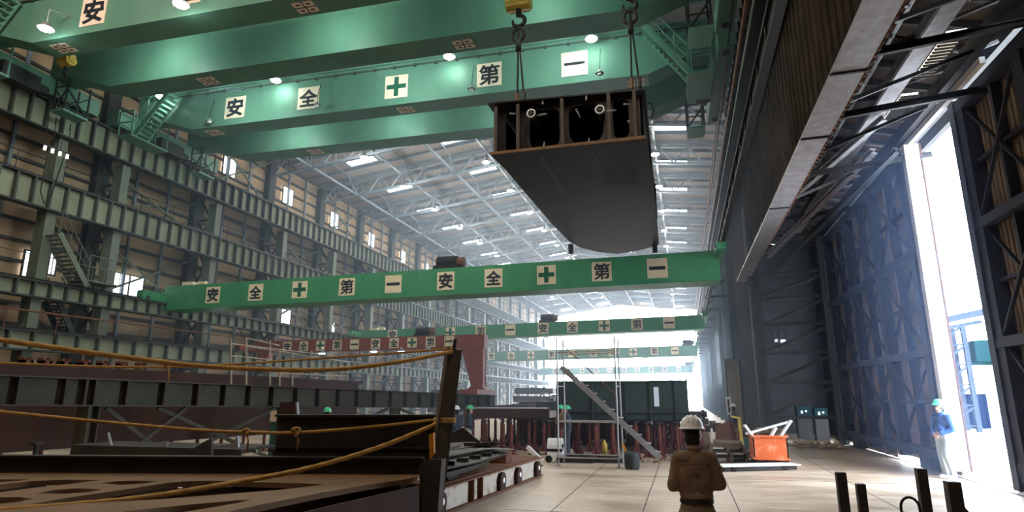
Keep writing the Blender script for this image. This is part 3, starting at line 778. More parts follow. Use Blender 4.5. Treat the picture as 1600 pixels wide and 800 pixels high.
# single-girder cranes, lower level
CX = (-19.75,-17.55,-15.38,-13.15,-11.06,-8.8,-6.83,-4.75,-2.67,-.68)
def single_crane(label, cy0, zt, zb, m, tilt, hoist=True, ss=.72, signs=True, fittings=False):
    t = thing('single_girder_crane', label, 'crane', (-10.4, cy0, 0))
    b = MB(); x0, x1 = -12.0, 11.85
    zl = lambda x: tilt*(x+0)/12
    b.hexa([(x0,0,zb+zl(x0)),(x1,0,zb+zl(x1)),(x1,.85,zb+zl(x1)),(x0,.85,zb+zl(x0))],[(x0,0,zt+zl(x0)),(x1,0,zt+zl(x1)),(x1,.85,zt+zl(x1)),(x0,.85,zt+zl(x0))])
    b.build('girder', m, t, world=False)
    b = MB(); b.hexa([(x0,-.14,zb+zl(x0)-.03),(x1,-.14,zb+zl(x1)-.03),(x1,1.0,zb+zl(x1)-.03),(x0,1.0,zb+zl(x0)-.03)],[(x0,-.14,zb+zl(x0)),(x1,-.14,zb+zl(x1)),(x1,1.0,zb+zl(x1)),(x0,1.0,zb+zl(x0))])
    b.build('bottom_flange', m, t, world=False)
    for xx in (-12.0, 11.86):
        za, zc = (5.92, 6.3) if xx < 0 else (zt+tilt-.25, 6.84)
        b = MB(); b.box((xx-.16,-1.3,za),(xx+.16,2.2,zc)); e = b.build('end_carriage', m, t, world=False)
        for yy in (-1.0,1.9):
            zw = 6.0 if xx < 0 else 6.78
            w = MB(); w.cyl((xx-.19,yy,zw),(xx+.19,yy,zw),.1); w.build('wheel','steel',e, world=False)
    if hoist:
        hx = hoist if not isinstance(hoist, bool) else 1.6
        b = MB(); b.cyl((hx-.5,.4,zt+.3+zl(hx)),(hx+.35,.4,zt+.3+zl(hx)),.27,n=14); b.box((hx-.6,.1,zt+zl(hx)),(hx+.45,.75,zt+.16+zl(hx))); h = b.build('hoist_drum','frame_black',t, world=False)
        b = MB(); b.cyl((hx+.35,.4,zt+.3+zl(hx)),(hx+.62,.4,zt+.3+zl(hx)),.2,n=12); b.build('hoist_motor','rust',h, world=False)
        b = MB()
        for d in (-.12,.12): b.tube([(hx+d,.4,zt+zl(hx)),(hx+d,.4,zt-3.0)],.012,5)
        b.build('hoist_rope','black',h, world=False)
    b = MB(); b.box((-11.3,.2,zt+zl(-11)),(-10.7,.7,zt+.2+zl(-11))); b.cyl((-10.6,.45,zt+.12+zl(-11)),(-10.2,.45,zt+.12+zl(-11)),.12); b.build('travel_motor','paper',t, world=False)
    if signs:
        for x, ch in zip(CX, '安全十第一'*2): sign(t, x+10.4, 0, (zt+zb)/2+.02+zl(x+10.4), ss, ch, 'paper', True)
    if fittings:
        for k in range(9):
            b = MB(); x = -10+k*2.4; b.lathe([(.05,.15),(.2,0),(.18,0)],(x,-.05,zb-.3),10); b.box((x-.35,-.1,zb-.06),(x+.35,0,zb)); b.build('under_lamp','galv',t, world=False)
    return t
single_crane('nearest dark green single girder crane with ten notice squares', 22.0, 6.75, 5.68, 'crane_deep', .09)
single_crane('second dark green single girder crane, beyond the red gantry', 39.5, 6.58, 5.72, 'crane_deep', .18, hoist=1.9)
single_crane('third, hazier green single girder crane with lamp fittings beneath', 63.0, 6.55, 5.55, 'crane', .15, hoist=11.0, fittings=True)
single_crane('farthest faint green single girder crane before the open gable', 97.0, 6.2, 5.15, 'crane', .1, hoist=11.2)
# red semi-gantry
t = thing('semi_gantry_crane', 'red semi-gantry crane with one tapered leg and notice squares', 'crane', (-15.7, 28, 0))
b = MB(); b.hexa([(-22.1,28,4.12),(-9.15,28,4.06),(-9.15,28.6,4.06),(-22.1,28.6,4.12)],[(-22.1,28,4.68),(-9.15,28,4.74),(-9.15,28.6,4.74),(-22.1,28.6,4.68)]); b.build('girder','crane_red',t)
b = MB(); b.prism([(-10.32,28.02,4.06),(-9.2,28.02,4.06),(-9.2,28.02,2.05),(-9.72,28.02,2.05)],(0,.1,0)); b.prism([(-10.32,28.5,4.06),(-9.2,28.5,4.06),(-9.2,28.5,2.05),(-9.72,28.5,2.05)],(0,.1,0)); b.box((-9.3,28.1,2.05),(-9.22,28.5,4.06)); b.bar((-10.25,28.3,4.05),(-9.68,28.3,2.05),.4,.06); b.build('leg','crane_red',t)
b = MB(); b.box((-9.95,26.9,1.9),(-9.1,29.7,2.12)); b.prism([(-10.0,27.9,2.12),(-9.05,27.9,2.12),(-9.2,27.9,2.28),(-9.75,27.9,2.28)],(0,.8,0)); e = b.build('end_carriage','crane_red',t)
b = MB(); b.box((-22.5,27.0,4.16),(-22.15,29.6,4.5)); b.build('end_carriage','crane_red',t)
b = MB(); b.box((-21.6,27.6,3.7),(-20.9,28.0,4.05)); b.build('drive_motor','crane_red',t)
b = MB(); b.cyl((-12.8,28.3,4.98),(-12.1,28.3,4.98),.22); b.box((-12.9,28.05,4.74),(-12.0,28.55,4.85)); h = b.build('hoist_drum','frame_black',t)
b = MB(); b.cyl((-12.1,28.3,4.98),(-11.85,28.3,4.98),.17); b.build('hoist_motor','rust',h)
for x, ch in zip((-20.06,-19.06,-18.07,-17.1,-16.1,-14.91,-13.89,-12.91,-11.92,-10.94),'安全十第一'*2):
    sign(t, x+15.7, 0, 4.4+(.05*(x+15)/6), .5, ch, 'paper', True)
for k,(px,py) in enumerate(((503,552),(584,549),(627,549),(669,547))):
    p = at(px,py,y=27.9); q = thing('gantry_lamp','glowing lamp under the red gantry girder, %s from its wall end' % ORD[k],'lamp',tuple(p),'lamps under the red gantry')
    b = MB(); b.ball(p,(.16,.16,.06),12,6); b.build('lens','lamp_far',q,True)
    b = MB(); b.lathe([(.05,.2),(.08,.15),(.2,.0),(.18,0)],p,12); b.build('reflector','galv',q,True)
# ================================================================== LIFTED SHIP BLOCK
t = thing('ship_block', 'dark steel ship block hanging from two hooks, open framed end towards the camera', 'ship block', (-2.5, 19, 8.0))
Z0, Z1 = 8.0, 9.42
plan = [(-4.53,14.25),(-4.45,15.4),(-4.4,18.05),(-4.33,21.3),(-4.18,23.97),(-3.9,25.1),(-3.3,26.1),(-2.51,26.7),(-1.75,26.4),(-1.1,25.9),(-.66,25.4),(-.58,21.5),(-.54,18.4),(-.54,14.4)]
b = MB(); b.prism([(x,y,Z0) for x,y in plan],(0,0,.05)); bp = b.build('bottom_plate','hull',t)
b = MB(); b.prism([(-4.62,14.2,Z1+.02),(-4.45,24.2,Z1+.02),(-3.3,25.9,Z1+.02),(-2.5,26.4,Z1+.02),(-.66,25.3,Z1-.05),(-.5,14.35,Z1-.08)],(0,0,.04)); b.build('deck_plate','hull',t)
b = MB()
inn = [(x*.97-.07,y-.05 if y > 20 else y+.25) for x,y in plan]
for (xa,ya),(xb,yb) in zip(inn[:-1],inn[1:]): b.hexa([(xa,ya,Z0+.05),(xb,yb,Z0+.05),(xb-.02,yb-.02,Z0+.05),(xa-.02,ya-.02,Z0+.05)],[(xa,ya,Z1),(xb,yb,Z1-.03),(xb-.02,yb-.02,Z1-.03),(xa-.02,ya-.02,Z1)])
b.build('side_plate','hull',t)
# front diaphragm with rounded openings
def arch(x0,x1,z0,z1,r,n=5):
    pts=[]
    for cx_,cz_,a0 in ((x1-r,z1-r*.6,0),(x0+r,z1-r*.6,90),(x0+r,z0+r,180),(x1-r,z0+r,270)):
        for i in range(n+1):
            a=math.radians(a0+90*i/n); rr=r if a0>=180 else r*.6
            cx2 = cx_ if a0>=180 else (x1-rr if a0==0 else x0+rr)
            pts.append((cx2+rr*math.cos(a),cz_+rr*math.sin(a)))
    return pts
me = holed_plate([(-4.4,Z0+.05),(-.66,Z0+.05),(-.66,Z1-.05),(-4.4,Z1)], [arch(-4.22,-3.83,Z0+.12,Z1-.12,.18),arch(-3.55,-2.75,Z0+.12,Z1-.15,.3),arch(-2.5,-1.6,Z0+.12,Z1-.15,.42),arch(-1.35,-.95,Z0+.2,Z1-.15,.19)], 0, .03)
o = mesh_obj('front_diaphragm', me, 'steel', t)
for v in me.vertices: x,y,z = v.co; v.co = (x+2.5, 14.62+z-19, y-8.0)
me = me.copy()
for dy in (3.0, 7.0):
    o2 = mesh_obj('inner_diaphragm', me, 'hull', t); o2.location = (.1,dy,0)
for x in (-4.41,-3.80,-2.62,-1.42,-.78):
    b = MB(); b.box((x-.012,14.3,Z0+.05),(x+.012,15.9,Z1-.04)); b.box((x-.045,14.28,Z0+.05),(x+.045,14.30,Z1-.05)); b.build('frame_web','frame_brown',t)
b = MB(); b.box((-4.55,14.2,Z0-.005),(-.54,14.26,Z0+.055)); b.build('edge_bead','plate_tan',t)
for (px,py,r) in ((830,177,.105),(937,171,.105)):
    p = at(px,py,y=14.2); b = MB(); b.tube([p+V((r*math.cos(a*.3927),0,r*math.sin(a*.3927))) for a in range(16)],.022,6,closed=True); ring = b.build('pipe_flange','white',t,True)
    b = MB(); b.cyl(p,p+V((0,.5,-.02)),r*.85,n=14); b.build('pipe','steel',t,True)
    b = MB(); b.cyl(p+V((.14,.1,-.03)),p+V((.4,.1,-.03)),.03); b.build('branch_pipe','galv',t,True)
for (px,py,dx,dz) in ((798,178,.16,0),(848,162,.0,.14),(901,172,.08,-.2),(916,155,.0,.14),(976,163,.14,0),(850,228,0,.12),(920,222,0,.12),(982,190,.05,.05)):
    p = at(px,py,y=14.3); b = MB(); b.cyl(p,p+V((dx,.05,dz)),.022,n=8); b.ball(p,.035,8,6); b.build('pipe_stub','galv',t,True)
for (px,py,h) in ((892,388,.4),(1023,380,.35)):
    p = at(px,382,z=Z0); b = MB(); b.box((p.x-.1,p.y-.05,Z0-h),(p.x+.1,p.y+.05,Z0)); b.build('support_tab','hull',t)
b = MB()
for gx in (950,978):
    for k in range(6):
        p = at(gx-8+random.random()*3,265+k*4.6,z=Z0); q = at(gx+14+random.random()*5,263.5+k*4.6,z=Z0); b.bar(p+V((0,0,-.003)),q+V((0,0,-.003)),.06,.004)
b.build('chalk_note','black',bp)
b = MB(); b.bar(at(845,245,z=Z0)+V((0,0,-.002)),at(880,300,z=Z0)+V((0,0,-.002)),.10,.003); b.bar(at(925,236,z=Z0)+V((0,0,-.002)),at(938,265,z=Z0)+V((0,0,-.002)),.08,.003); b.build('paint_mark',mat('faded_teal_mark',(.035,.05,.055)),bp)
b = MB(); b.tube([(-.46,14.6,9.1),(-.36,14.6,9.05),(-.33,14.6,8.85),(-.38,14.6,8.7),(-.48,14.6,8.7)],.02,6); b.build('lifting_lug','steel',t)
# hooks and slings
for hx,nm,lab,zt in ((-3.81,'yellow','yellow crane hook block above the outer corner of the lifted block',12.45),(-.79,'steel','dark crane hook block above the lifted block on the dark wall side',12.35)):
    t = thing('hook_block', lab, 'hook', (hx,14.45,zt))
    b = MB(); b.box((hx-.3,14.25,zt-.12),(hx+.3,14.65,zt+.3)); b.cyl((hx-.34,14.45,zt+.1),(hx+.34,14.45,zt+.1),.26,n=16); b.build('sheave_housing',nm if nm=='yellow' else 'steel',t)
    b = MB(); b.cyl((hx,14.45,zt-.12),(hx,14.45,zt-.35),.08); b.tube([V((hx+.17*math.cos(a),14.45,zt-.5+.17*math.sin(a))) for a in [math.pi/2-.2*k for k in range(26)]],[.06]*20+[.055,.05,.045,.04,.035,.03],8); b.build('hook','black',t,True)
    b = MB()
    for d in (-.2,-.07,.07,.2): b.tube([(hx+d,14.45,zt+.25),(hx+d,14.45,15.1)],.016,5)
    b.build('hoist_rope','black',t)
for sx,lab in ((-3.81,'pair of wire slings from the yellow hook to the lifted block'),(-.79,'pair of wire slings from the dark hook to the lifted block')):
    z0 = 11.85
    t = thing('wire_sling',lab,'sling',(sx,14.4,z0))
    for k,d in enumerate((-.04,.16)):
        b = MB(); b.tube([(sx+.0,14.42,z0-.05),(sx+d*.25,14.42,z0-.75),(sx+d,14.42,Z1-.0)],.028,6); b.build('wire','black',t)
        b = MB(); b.cyl((sx+d,14.42,Z1+.04),(sx+d,14.42,Z1+.32),.045); b.build('ferrule','plate_tan' if k == 0 else 'steel',t)
    b = MB(); b.tube([(sx+.16*math.sin(a),14.42,11.5+.2*math.cos(a)) for a in [2*math.pi*k/16 for k in range(16)]],.05,8,closed=True); b.box((sx-.07,14.36,11.0),(sx+.07,14.48,11.35)); b.build('shackle','black',t,True)
for sx in (-3.3,-1.0):
    b = MB(); b.tube([(sx,23.2,14.5),(sx,23.2,Z1)],.03,6)
    tag(b.build('wire_sling','black'),'single rear wire sling at the far end of the lifted block, under the %s hook' % ('yellow' if sx < -2 else 'dark'),'sling')
# ================================================================== GROUND OBJECTS
# ---- long plate girder on legs carrying the red gantry (the near runway)
A, B = V((-12.8,9.0,0)), V((-8.65,28.2,0))
def along(u): return A+(B-A)*u
def mz(u): return 1.67+(1.29-1.67)*u, 2.23+(1.85-2.23)*u
A2, B2 = along(-.25), along(1.0)
t = thing('gantry_runway', 'long dark plate girder on braced legs carrying the red gantry leg', 'girder', tuple(along(.5)))
d = (B-A).normalized(); nr = V((d.y,-d.x,0))
za, zb = mz(-.25)[0], mz(1)[0]; h = .56
b = MB(); b.bar(A2+V((0,0,za+h/2)),B2+V((0,0,zb+h/2)),.03,h); b.build('web','olive',t)
for dz in (0,h): b = MB(); b.bar(A2+V((0,0,za+dz)),B2+V((0,0,zb+dz)),.34,.03); b.build('flange','steel',t)
b = MB(); us = [-.2,-.12,-.05,.012,.055,.075,.085,.12,.165,.21,.25,.29]+[.33+.045*k for k in range(15)]
for u in us:
    p = along(u); z0,z1 = mz(u); b = MB(); b.bar(p+nr*.09+V((0,0,z0)),p+nr*.09+V((0,0,z1)),.05,.16,up=tuple(nr)); b.build('stiffener','steel_dark',t)
for u in (-.18,.085,.36,.62,.88):
    p = along(u); z0,_ = mz(u)
    b = MB(); b.box((p.x-.16,p.y-.14,0),(p.x+.16,p.y-.11,z0)); b.box((p.x-.16,p.y+.11,0),(p.x+.16,p.y+.14,z0)); b.box((p.x-.02,p.y-.12,0),(p.x+.02,p.y+.12,z0)); b.box((p.x-.28,p.y-.25,0),(p.x+.28,p.y+.25,.04)); b.build('leg','olive',t)
for u0,u1 in ((.1,.2),(.16,.34),(.37,.6),(.63,.86)):
    p, q = along(u0), along(u1)
    b = MB(); b.bar(p+V((0,0,.1)),q+V((0,0,mz(u1)[0]-.05)),.08,.08); b.build('brace','olive',t)
    b = MB(); b.bar(q+V((0,.08,.1)),p+V((0,.08,mz(u0)[0]-.05)),.08,.08); b.build('brace','olive',t)
# ---- long red-brown hull section behind it
P1, P2 = at(-90,560,x=-15.6), at(560,599,x=-13.0); P1.z -= .0
zt1, zt2 = at(0,566,x=-15.5).z, at(560,596,x=-13.0).z
t = thing('hull_section','long red-brown hull section on short stands behind the plate girder','hull section',(-14,14,.6))
def pquad(p,q,z0p,z1p,z0q,z1q,th):
    n_ = (q-p); n_.z = 0; n_.normalize(); n_ = V((-n_.y,n_.x,0))*th
    bb = MB(); f = lambda v,z: V((v.x,v.y,z))
    bb.hexa([f(p,z0p),f(q,z0q),f(q,z0q)+n_,f(p,z0p)+n_],[f(p,z1p),f(q,z1q),f(q,z1q)+n_,f(p,z1p)+n_]); return bb
pquad(P1,P2,.55,zt1,.55,zt2,.08).build('side_plate','rust_dark',t)
Pm = P1+(P2-P1)*.42
pquad(P1+V((-.3,.9,0)),P2+V((-.3,.9,0)),zt1-.06,zt1,zt2-.06,zt2,1.2).build('deck_plate','rust_dark',t)
for k in range(7):
    p = at(40+k*30,563+k*1.3,x=-15.7+.07*k); b = MB(); b.box((p.x-.1,p.y-.12,zt1-.02),(p.x+.1,p.y+.12,zt1+.1)); b.box((p.x-.1,p.y-.12,zt1+.02),(p.x+.1,p.y-.06,zt1+.17)); b.box((p.x-.1,p.y+.06,zt1+.02),(p.x+.1,p.y+.12,zt1+.17)); b.build('clamp','rust',t)
for k in range(16):
    p = P1+(P2-P1)*((k+.5)/16); b = MB(); b.cyl((p.x-.1,p.y+.2,0),(p.x-.1,p.y+.2,.57),.05,n=8); b.box((p.x-.25,p.y+.05,0),(p.x+.05,p.y+.35,.03)); tag(b.build('panel_stand','red_post'),'short stand under the red-brown hull section','stand','short stands under the hull section')
t = thing('scaffold_rail','weathered tube railing standing on top of the long red-brown hull section','railing',tuple(at(450,560,x=-13.6)))
for px,y0,y1 in ((361,530,605),(385,528,603),(422,532,605),(437,545,607),(457,549,603),(487,548,608),(515,556,610),(543,580,612)):
    b = MB(); b.tube([at(px,y1,x=-13.6),at(px,y0,x=-13.6)],.028,6); b.build('upright','tan_tube',t)
for p0,p1 in (((361,537),(520,556)),((361,556),(425,562)),((385,541),(545,566)),((437,583),(543,588)),((385,528),(437,540))):
    b = MB(); b.tube([at(*p0,x=-13.62),at(*p1,x=-13.62)],.022,6); b.build('rail','tan_tube',t)
b = MB(); b.box((-9.6,24,.9),(-9.2,24.3,1.2))
# ---- green notice post
p = at(427,690,y=16.0); t = thing('notice_post','green steel post with two white notices behind the near steel panel','post',(p.x,p.y,0))
b = MB(); b.box((p.x-.14,16,0),(p.x+.14,16.28,1.75)); b.build('post','teal',t)
b = MB(); b.box((p.x-.16,15.97,1.1),(p.x+.16,16,1.42)); b.m = 0; b.build('notice','paper_pink',t)
b = MB(); b.box((p.x+.2,15.97,1.2),(p.x+.4,16,1.42)); b.box((p.x+.14,16,1.25),(p.x+.24,16.03,1.3)); b.build('notice','white',t)
# ---- foreground ship section: plate with lightening openings
def pz(lst,z): return [(at(x,y,z=z).x,at(x,y,z=z).y) for x,y in lst]
ZP = 1.1
out = pz([(-260,737),(0,737.5),(300,738.5),(660,741),(640,748),(575,757),(500,770),(400,790),(300,812),(150,848),(-60,900),(-260,900)],ZP)
holes = [[(158,755),(180,752),(212,751),(245,752),(225,755.5),(190,757.5)],
 [(58,771),(82,765.5),(120,763),(160,764.5),(140,769),(100,771.5)],
 [(-90,790),(-60,780),(0,777),(30,776.5),(52,779),(30,784),(0,787),(-50,793)],
 [(-120,772),(-60,766),(0,757),(50,751.5),(105,749.5),(157,750),(120,755),(50,762.5),(0,769),(-60,776)],
 [(-60,752),(0,749),(44,749),(30,751.4),(0,753.5),(-60,757)],
 [(45,788),(85,781),(125,775),(200,764),(262,754.5),(290,752),(325,751),(412,753.5),(470,755),(508,757),(475,761),(440,765),(350,772),(250,780),(120,787)],
 [(190,799),(300,788),(370,782),(392,781),(370,786),(330,793),(250,806)]]
t = thing('ship_section','large dusty steel ship section with oval openings, roped off in front','ship section',(-4.2,4.8,ZP))
me = holed_plate(out,[pz(h_,ZP) for h_ in holes],ZP,.045)
for v in me.vertices: v.co -= V((-4.2,4.8,ZP))
mesh_obj('slotted_plate',me,'plate_tan',t)
p0,p1 = at(-260,737,z=ZP),at(662,741,z=ZP)
b = pquad(p0,p1,ZP,ZP+.165,ZP,ZP+.155,.03); b.build('edge_web','steel',t)
pquad(p0+V((0,-.06,0)),p1+V((0,-.06,0)),ZP+.155,ZP+.17,ZP+.145,ZP+.16,.12).build('edge_flange','steel',t)
q0,q1 = at(432,715,y=5.75),at(690,741,y=6.05)
pquad(V((q0.x,5.72,0)),V((q1.x,6.05,0)),ZP+.03,1.645,ZP+.03,1.65,.03).build('transverse_web','steel_dark',t)
pquad(V((q0.x,5.69,0)),V((q1.x,6.02,0)),1.32,1.33,1.32,1.33,.05).build('web_stiffener','steel',t)
pquad(V((q0.x,5.66,0)),V((q1.x,5.99,0)),1.635,1.655,1.64,1.66,.12).build('web_flange','steel',t)
# frames under the plate
for (a,c,z0,z1) in (((430,800),(648,752),.45,1.05),((0,905),(420,796),.3,1.05),((-200,770),(620,747),.35,1.05),((-220,800),(500,762),.55,1.05)):
    p,q = at(*a,z=ZP),at(*c,z=ZP); pquad(p+V((0,.12,0)),q+V((0,.12,0)),z0,z1,z0,z1,.02).build('under_web','rust_dark',t)
p,q = at(540,768,z=ZP),at(640,752,z=ZP); pquad(p+V((0,-.02,0)),q+V((0,-.02,0)),.86,.875,.86,.875,.2).build('under_flange','plate_tan',t)
p,q = at(628,752,z=ZP),at(640,750,z=ZP); pquad(p,q,.87,1.06,.87,1.06,.02).build('under_bracket','steel',t)
# supports under the panel
for k,(x,y) in enumerate(((-2.72,5.35),(-4.6,4.5),(-6.2,4.6),(-4.3,3.6))):
    b = MB(); b.box((x-.18,y-.18,0),(x+.18,y+.18,.12)); b.box((x-.05,y-.16,.12),(x+.05,y+.16,.6)); b.box((x-.16,y-.05,.12),(x+.16,y+.05,.6)); b.box((x-.2,y-.2,.6),(x+.2,y+.2,1.05 if k else .84))
    tag(b.build('support_block','steel_dark'),'dark steel block under the openings of the ship section, %s from the walkway' % ORD[k],'block','blocks under the ship section')
# gusset plates standing behind
for nm,pts,y,m,lab in (('bracket_plate',[(437,760),(437,629),(464,627),(467,760)],9.5,'rust_dark','small upright brown plate with a pale edge behind the near web plate'),
                       ('gusset_plate',[(285,845),(285,711),(330,684),(331,845)],7.5,'steel_dark','dark triangular gusset plate behind the ship section edge'),
                       ('steel_offcut',[(168,676),(173,695),(182,709),(215,707),(246,704),(256,690),(262,690),(255,709),(240,711),(170,711)],8.0,'galv','curved bright steel offcut behind the ship section edge'),
                       ('steel_offcut',[(332,697),(350,696),(363,692),(371,681),(372,700),(400,703),(400,707),(332,703)],8.2,'galv','flat bright steel offcut with upturned tip beside the green notice post')):
    b = MB(); b.prism([at(px,py,y=y) for px,py in pts],(0,.04,0)); 
    if nm != 'bracket_plate': tag(b.build(nm,m),lab,'plate')
    else:
        o = tag(b.build(nm,m),lab,'plate'); b = MB(); b.bar(at(464,629,y=9.45),at(466,657,y=9.45),.03,.05); b.build('pale_edge','galv',o)
for k in range(9):
    px = -20+k*75; p = at(px,708,y=8.6); b = MB(); b.cyl((p.x,p.y,0),(p.x,p.y,1.02),.04,n=8); b.box((p.x-.15,p.y-.15,0),(p.x+.15,p.y+.15,.03)); b.box((p.x-.08,p.y-.08,1.0),(p.x+.08,p.y+.08,1.05)); tag(b.build('panel_stand','steel_dark'),'dark support stand in the gap behind the ship section','stand','dark stands behind the ship section')
for i,(x0,y,wd,z) in enumerate(((-9.5,7.9,3.2,1.08),(-6.0,8.4,2.6,1.1))):
    b = MB(); b.box((x0,y,z-.03),(x0+wd,y+.9,z)); b.box((x0,y,z-.18),(x0+wd,y+.03,z-.03)); tag(b.build('stored_plate','steel_dark'),'flanged dark plate lying on stands behind the ship section, %s one' % ('outer' if i == 0 else 'inner'),'plate')
# roped post
t = thing('rope_post','leaning dark steel post at the ship section corner with ropes tied on','post',tuple(at(674,762,y=5.6)))
p,q = at(680,765,y=5.75),at(709,545,y=6.15)
b = MB(); b.ibeam(p,q,.16,.09,.012,.012,up=(-.7,-.7,0)); b.build('section','frame_brown',t)
b = MB(); b.prism([at(655,742,y=5.6),at(655,725,y=5.6),at(668,718,y=5.6),at(690,718,y=5.6),at(684,800,y=5.6),at(660,800,y=5.6)],(0,.12,0)); b.build('foot_plate','steel',t)
b = MB(); b.cyl(q,q+V((.01,.02,.1)),.02); b.build('top_pin','black',t)
b = MB(); b.prism([at(670,680,y=5.7),at(677,676,y=5.7),at(678,708,y=5.7),at(671,717,y=5.7)],(0,.04,0)); tag(b.build('amber_bar','amber'),'short amber painted bar beside the leaning rope post','bar')
# ropes
def rope(pts,r,lab,knots=()):
    cr = []
    for i in range(len(pts)-1):
        p0,p1,p2,p3 = pts[max(i-1,0)],pts[i],pts[i+1],pts[min(i+2,len(pts)-1)]
        for k in range(24):
            u = k/24; cr.append(.5*((2*p1)+(-p0+p2)*u+(2*p0-5*p1+4*p2-p3)*u*u+(-p0+3*p1-3*p2+p3)*u**3))
    cr.append(pts[-1])
    b = MB(); n = 10; b.tube(cr,r,n)
    # three-strand twist as real relief
    L = 0
    for i,p in enumerate(cr):
        if i: L += (cr[i]-cr[i-1]).length
    # resample finely
    fine = []; acc = 0; step = r*.55
    for i in range(1,len(cr)):
        a,c = cr[i-1],cr[i]; sl = (c-a).length; 
        while acc < sl: fine.append(a+(c-a)*(acc/sl)); acc += step
        acc -= sl
    b = MB(); base = len(b.v); prev = None; s_ = 0
    for i,p in enumerate(fine):
        tg = (fine[min(i+1,len(fine)-1)]-fine[max(i-1,0)]).normalized()
        if prev is None: nn = tg.cross(V((0,0,1))).normalized()
        else: nn = (prev-tg*prev.dot(tg)).normalized()
        prev = nn; bn = tg.cross(nn); ph = i*step/(r*7)*2*math.pi
        for k in range(n):
            a = 2*math.pi*k/n; rr = r*(.86+.2*abs(math.sin(1.5*(a)-ph*.5)))
            b.v.append(p+(nn*math.cos(a)+bn*math.sin(a))*rr)
    for i in range(len(fine)-1):
        for k in range(n):
            k2 = (k+1)%n; b.f.append([i*n+k,i*n+k2,(i+1)*n+k2,(i+1)*n+k]); b.mi.append(0)
    o = tag(b.build('rope','rope',smooth=True,fix=False),lab,'rope')
    for kp,kr in knots:
        kb = MB(); kb.tube([kp+V((kr*.9*math.cos(a)*(.6+.4*math.sin(a*.5)),kr*.5*math.sin(a*2),kr*.8*math.sin(a))) for a in [.45*k for k in range(24)]],r*.75,7); kb.build('knot','rope',o,True)
        kb = MB(); kb.tube([kp,kp+V((.03,0,-.08)),kp+V((.02,.01,-.17))],r*.6,6); kb.build('loose_end','rope',o,True)
    return o
rope([at(-60,521,y=3.2),at(0,531,y=3.4),at(180,556,y=4.0),at(330,573,y=4.5),at(500,578,y=5.1),at(620,566,y=5.6),at(708,549,y=6.1)],.021,'thickest sagging rope, highest of those tied to the leaning post top')
rope([at(-60,566,y=4.8),at(0,567,y=4.9),at(130,572,y=5.1),at(250,573.5,y=5.3),at(330,571,y=5.4),at(500,560,y=5.7),at(708,545,y=6.12)],.0115,'thin tan rope passing behind the thickest rope to the leaning post top',[(at(262,573,y=5.3),.04)])
rope([at(-60,636,y=4.4),at(0,643,y=4.5),at(160,659,y=4.8),at(310,672,y=5.1),at(385,675,y=5.3),at(463,676,y=5.45),at(580,667,y=5.8),at(694,654,y=6.0)],.0155,'middle rope with a loop knot, tied halfway up the leaning post',[(at(463,675,y=5.44),.05),(at(385,675,y=5.29),.035)])
rope([at(-60,800,y=3.2),at(0,797,y=3.3),at(110,789,y=3.6),at(240,775,y=4.0),at(400,748,y=4.6),at(500,727,y=5.0),at(600,696,y=5.5),at(692,658,y=5.95)],.021,'lowest rope rising across the openings to the middle of the leaning post')
b = MB()
for k in range(4): 
    c = at(695,654+k*1.6,y=5.96); b.tube([c+V((.11*math.cos(a),.07*math.sin(a),0)) for a in [2*math.pi*i/14 for i in range(14)]],.012,6,closed=True)
tag(b.build('rope_lashing','rope',smooth=True),'rope lashing wound round the middle of the leaning post','rope')
# ---- low white-sided cart with padeyes and load
t = thing('transport_cradle','low rusty deck with white-painted side beam and round pad eyes','cradle',(-3.9,12.2,0))
a,c = V((-3.86,9.6,0)),V((-3.42,14.7,0)); dd = (c-a).normalized(); nn = V((dd.y,-dd.x,0))
b = MB(); b.bar(a+V((0,0,.22)),c+V((0,0,.22)),.02,.36); b.build('side_beam_web','white_rusty',t)
for z in (.03,.42): b = MB(); b.bar(a+V((0,0,z)),c+V((0,0,z)),.2,.025); b.build('side_beam_flange','rust',t)
for px in (738,749):
    p = at(px,760,x=-3.7); u = (p.y-a.y)/(c.y-a.y); p = a+(c-a)*u
    b = MB(); b.bar(p+nn*.05+V((0,0,.04)),p+nn*.05+V((0,0,.41)),.025,.1,up=tuple(nn)); b.build('stiffener','rust',t)
for px in (709,783,803,826):
    p = at(px,750,x=-3.6); u = (p.y-a.y)/(c.y-a.y); p = a+(c-a)*u+nn*.06; p.z = .22
    b = MB(); b.cyl(p-nn*.02,p+nn*.03,.15,n=20); b.bar(p+V((0,0,-.19)),p,.05,.28,up=tuple(dd)); e = b.build('pad_eye','rust_dark',t)
    b = MB(); b.cyl(p+nn*.03,p+nn*.045,.05,n=14); b.build('eye_boss','white',e)
W2 = nn*-2.6
b = MB(); b.hexa([a+V((0,0,.435)),c+V((0,0,.435)),c+W2+V((0,0,.435)),a+W2+V((0,0,.435))],[a+V((0,0,.46)),c+V((0,0,.46)),c+W2+V((0,0,.46)),a+W2+V((0,0,.46))]); b.build('deck','rust',t)
b = MB(); b.bar(a+W2+V((0,0,.22)),c+W2+V((0,0,.22)),.1,.4); b.build('side_beam_web','rust',t)
b = MB(); b.bar(c+V((0,0,.22)),c+W2+V((0,0,.22)),.1,.4); b.build('end_beam','rust',t)
for o_ in (c+V((-.1,-.1,0)),a+V((-.1,.3,0)),c+W2+V((.2,-.1,0))): b = MB(); b.box((o_.x-.15,o_.y-.1,0),(o_.x+.1,o_.y+.1,.04)); b.build('foot','frame_black',t)
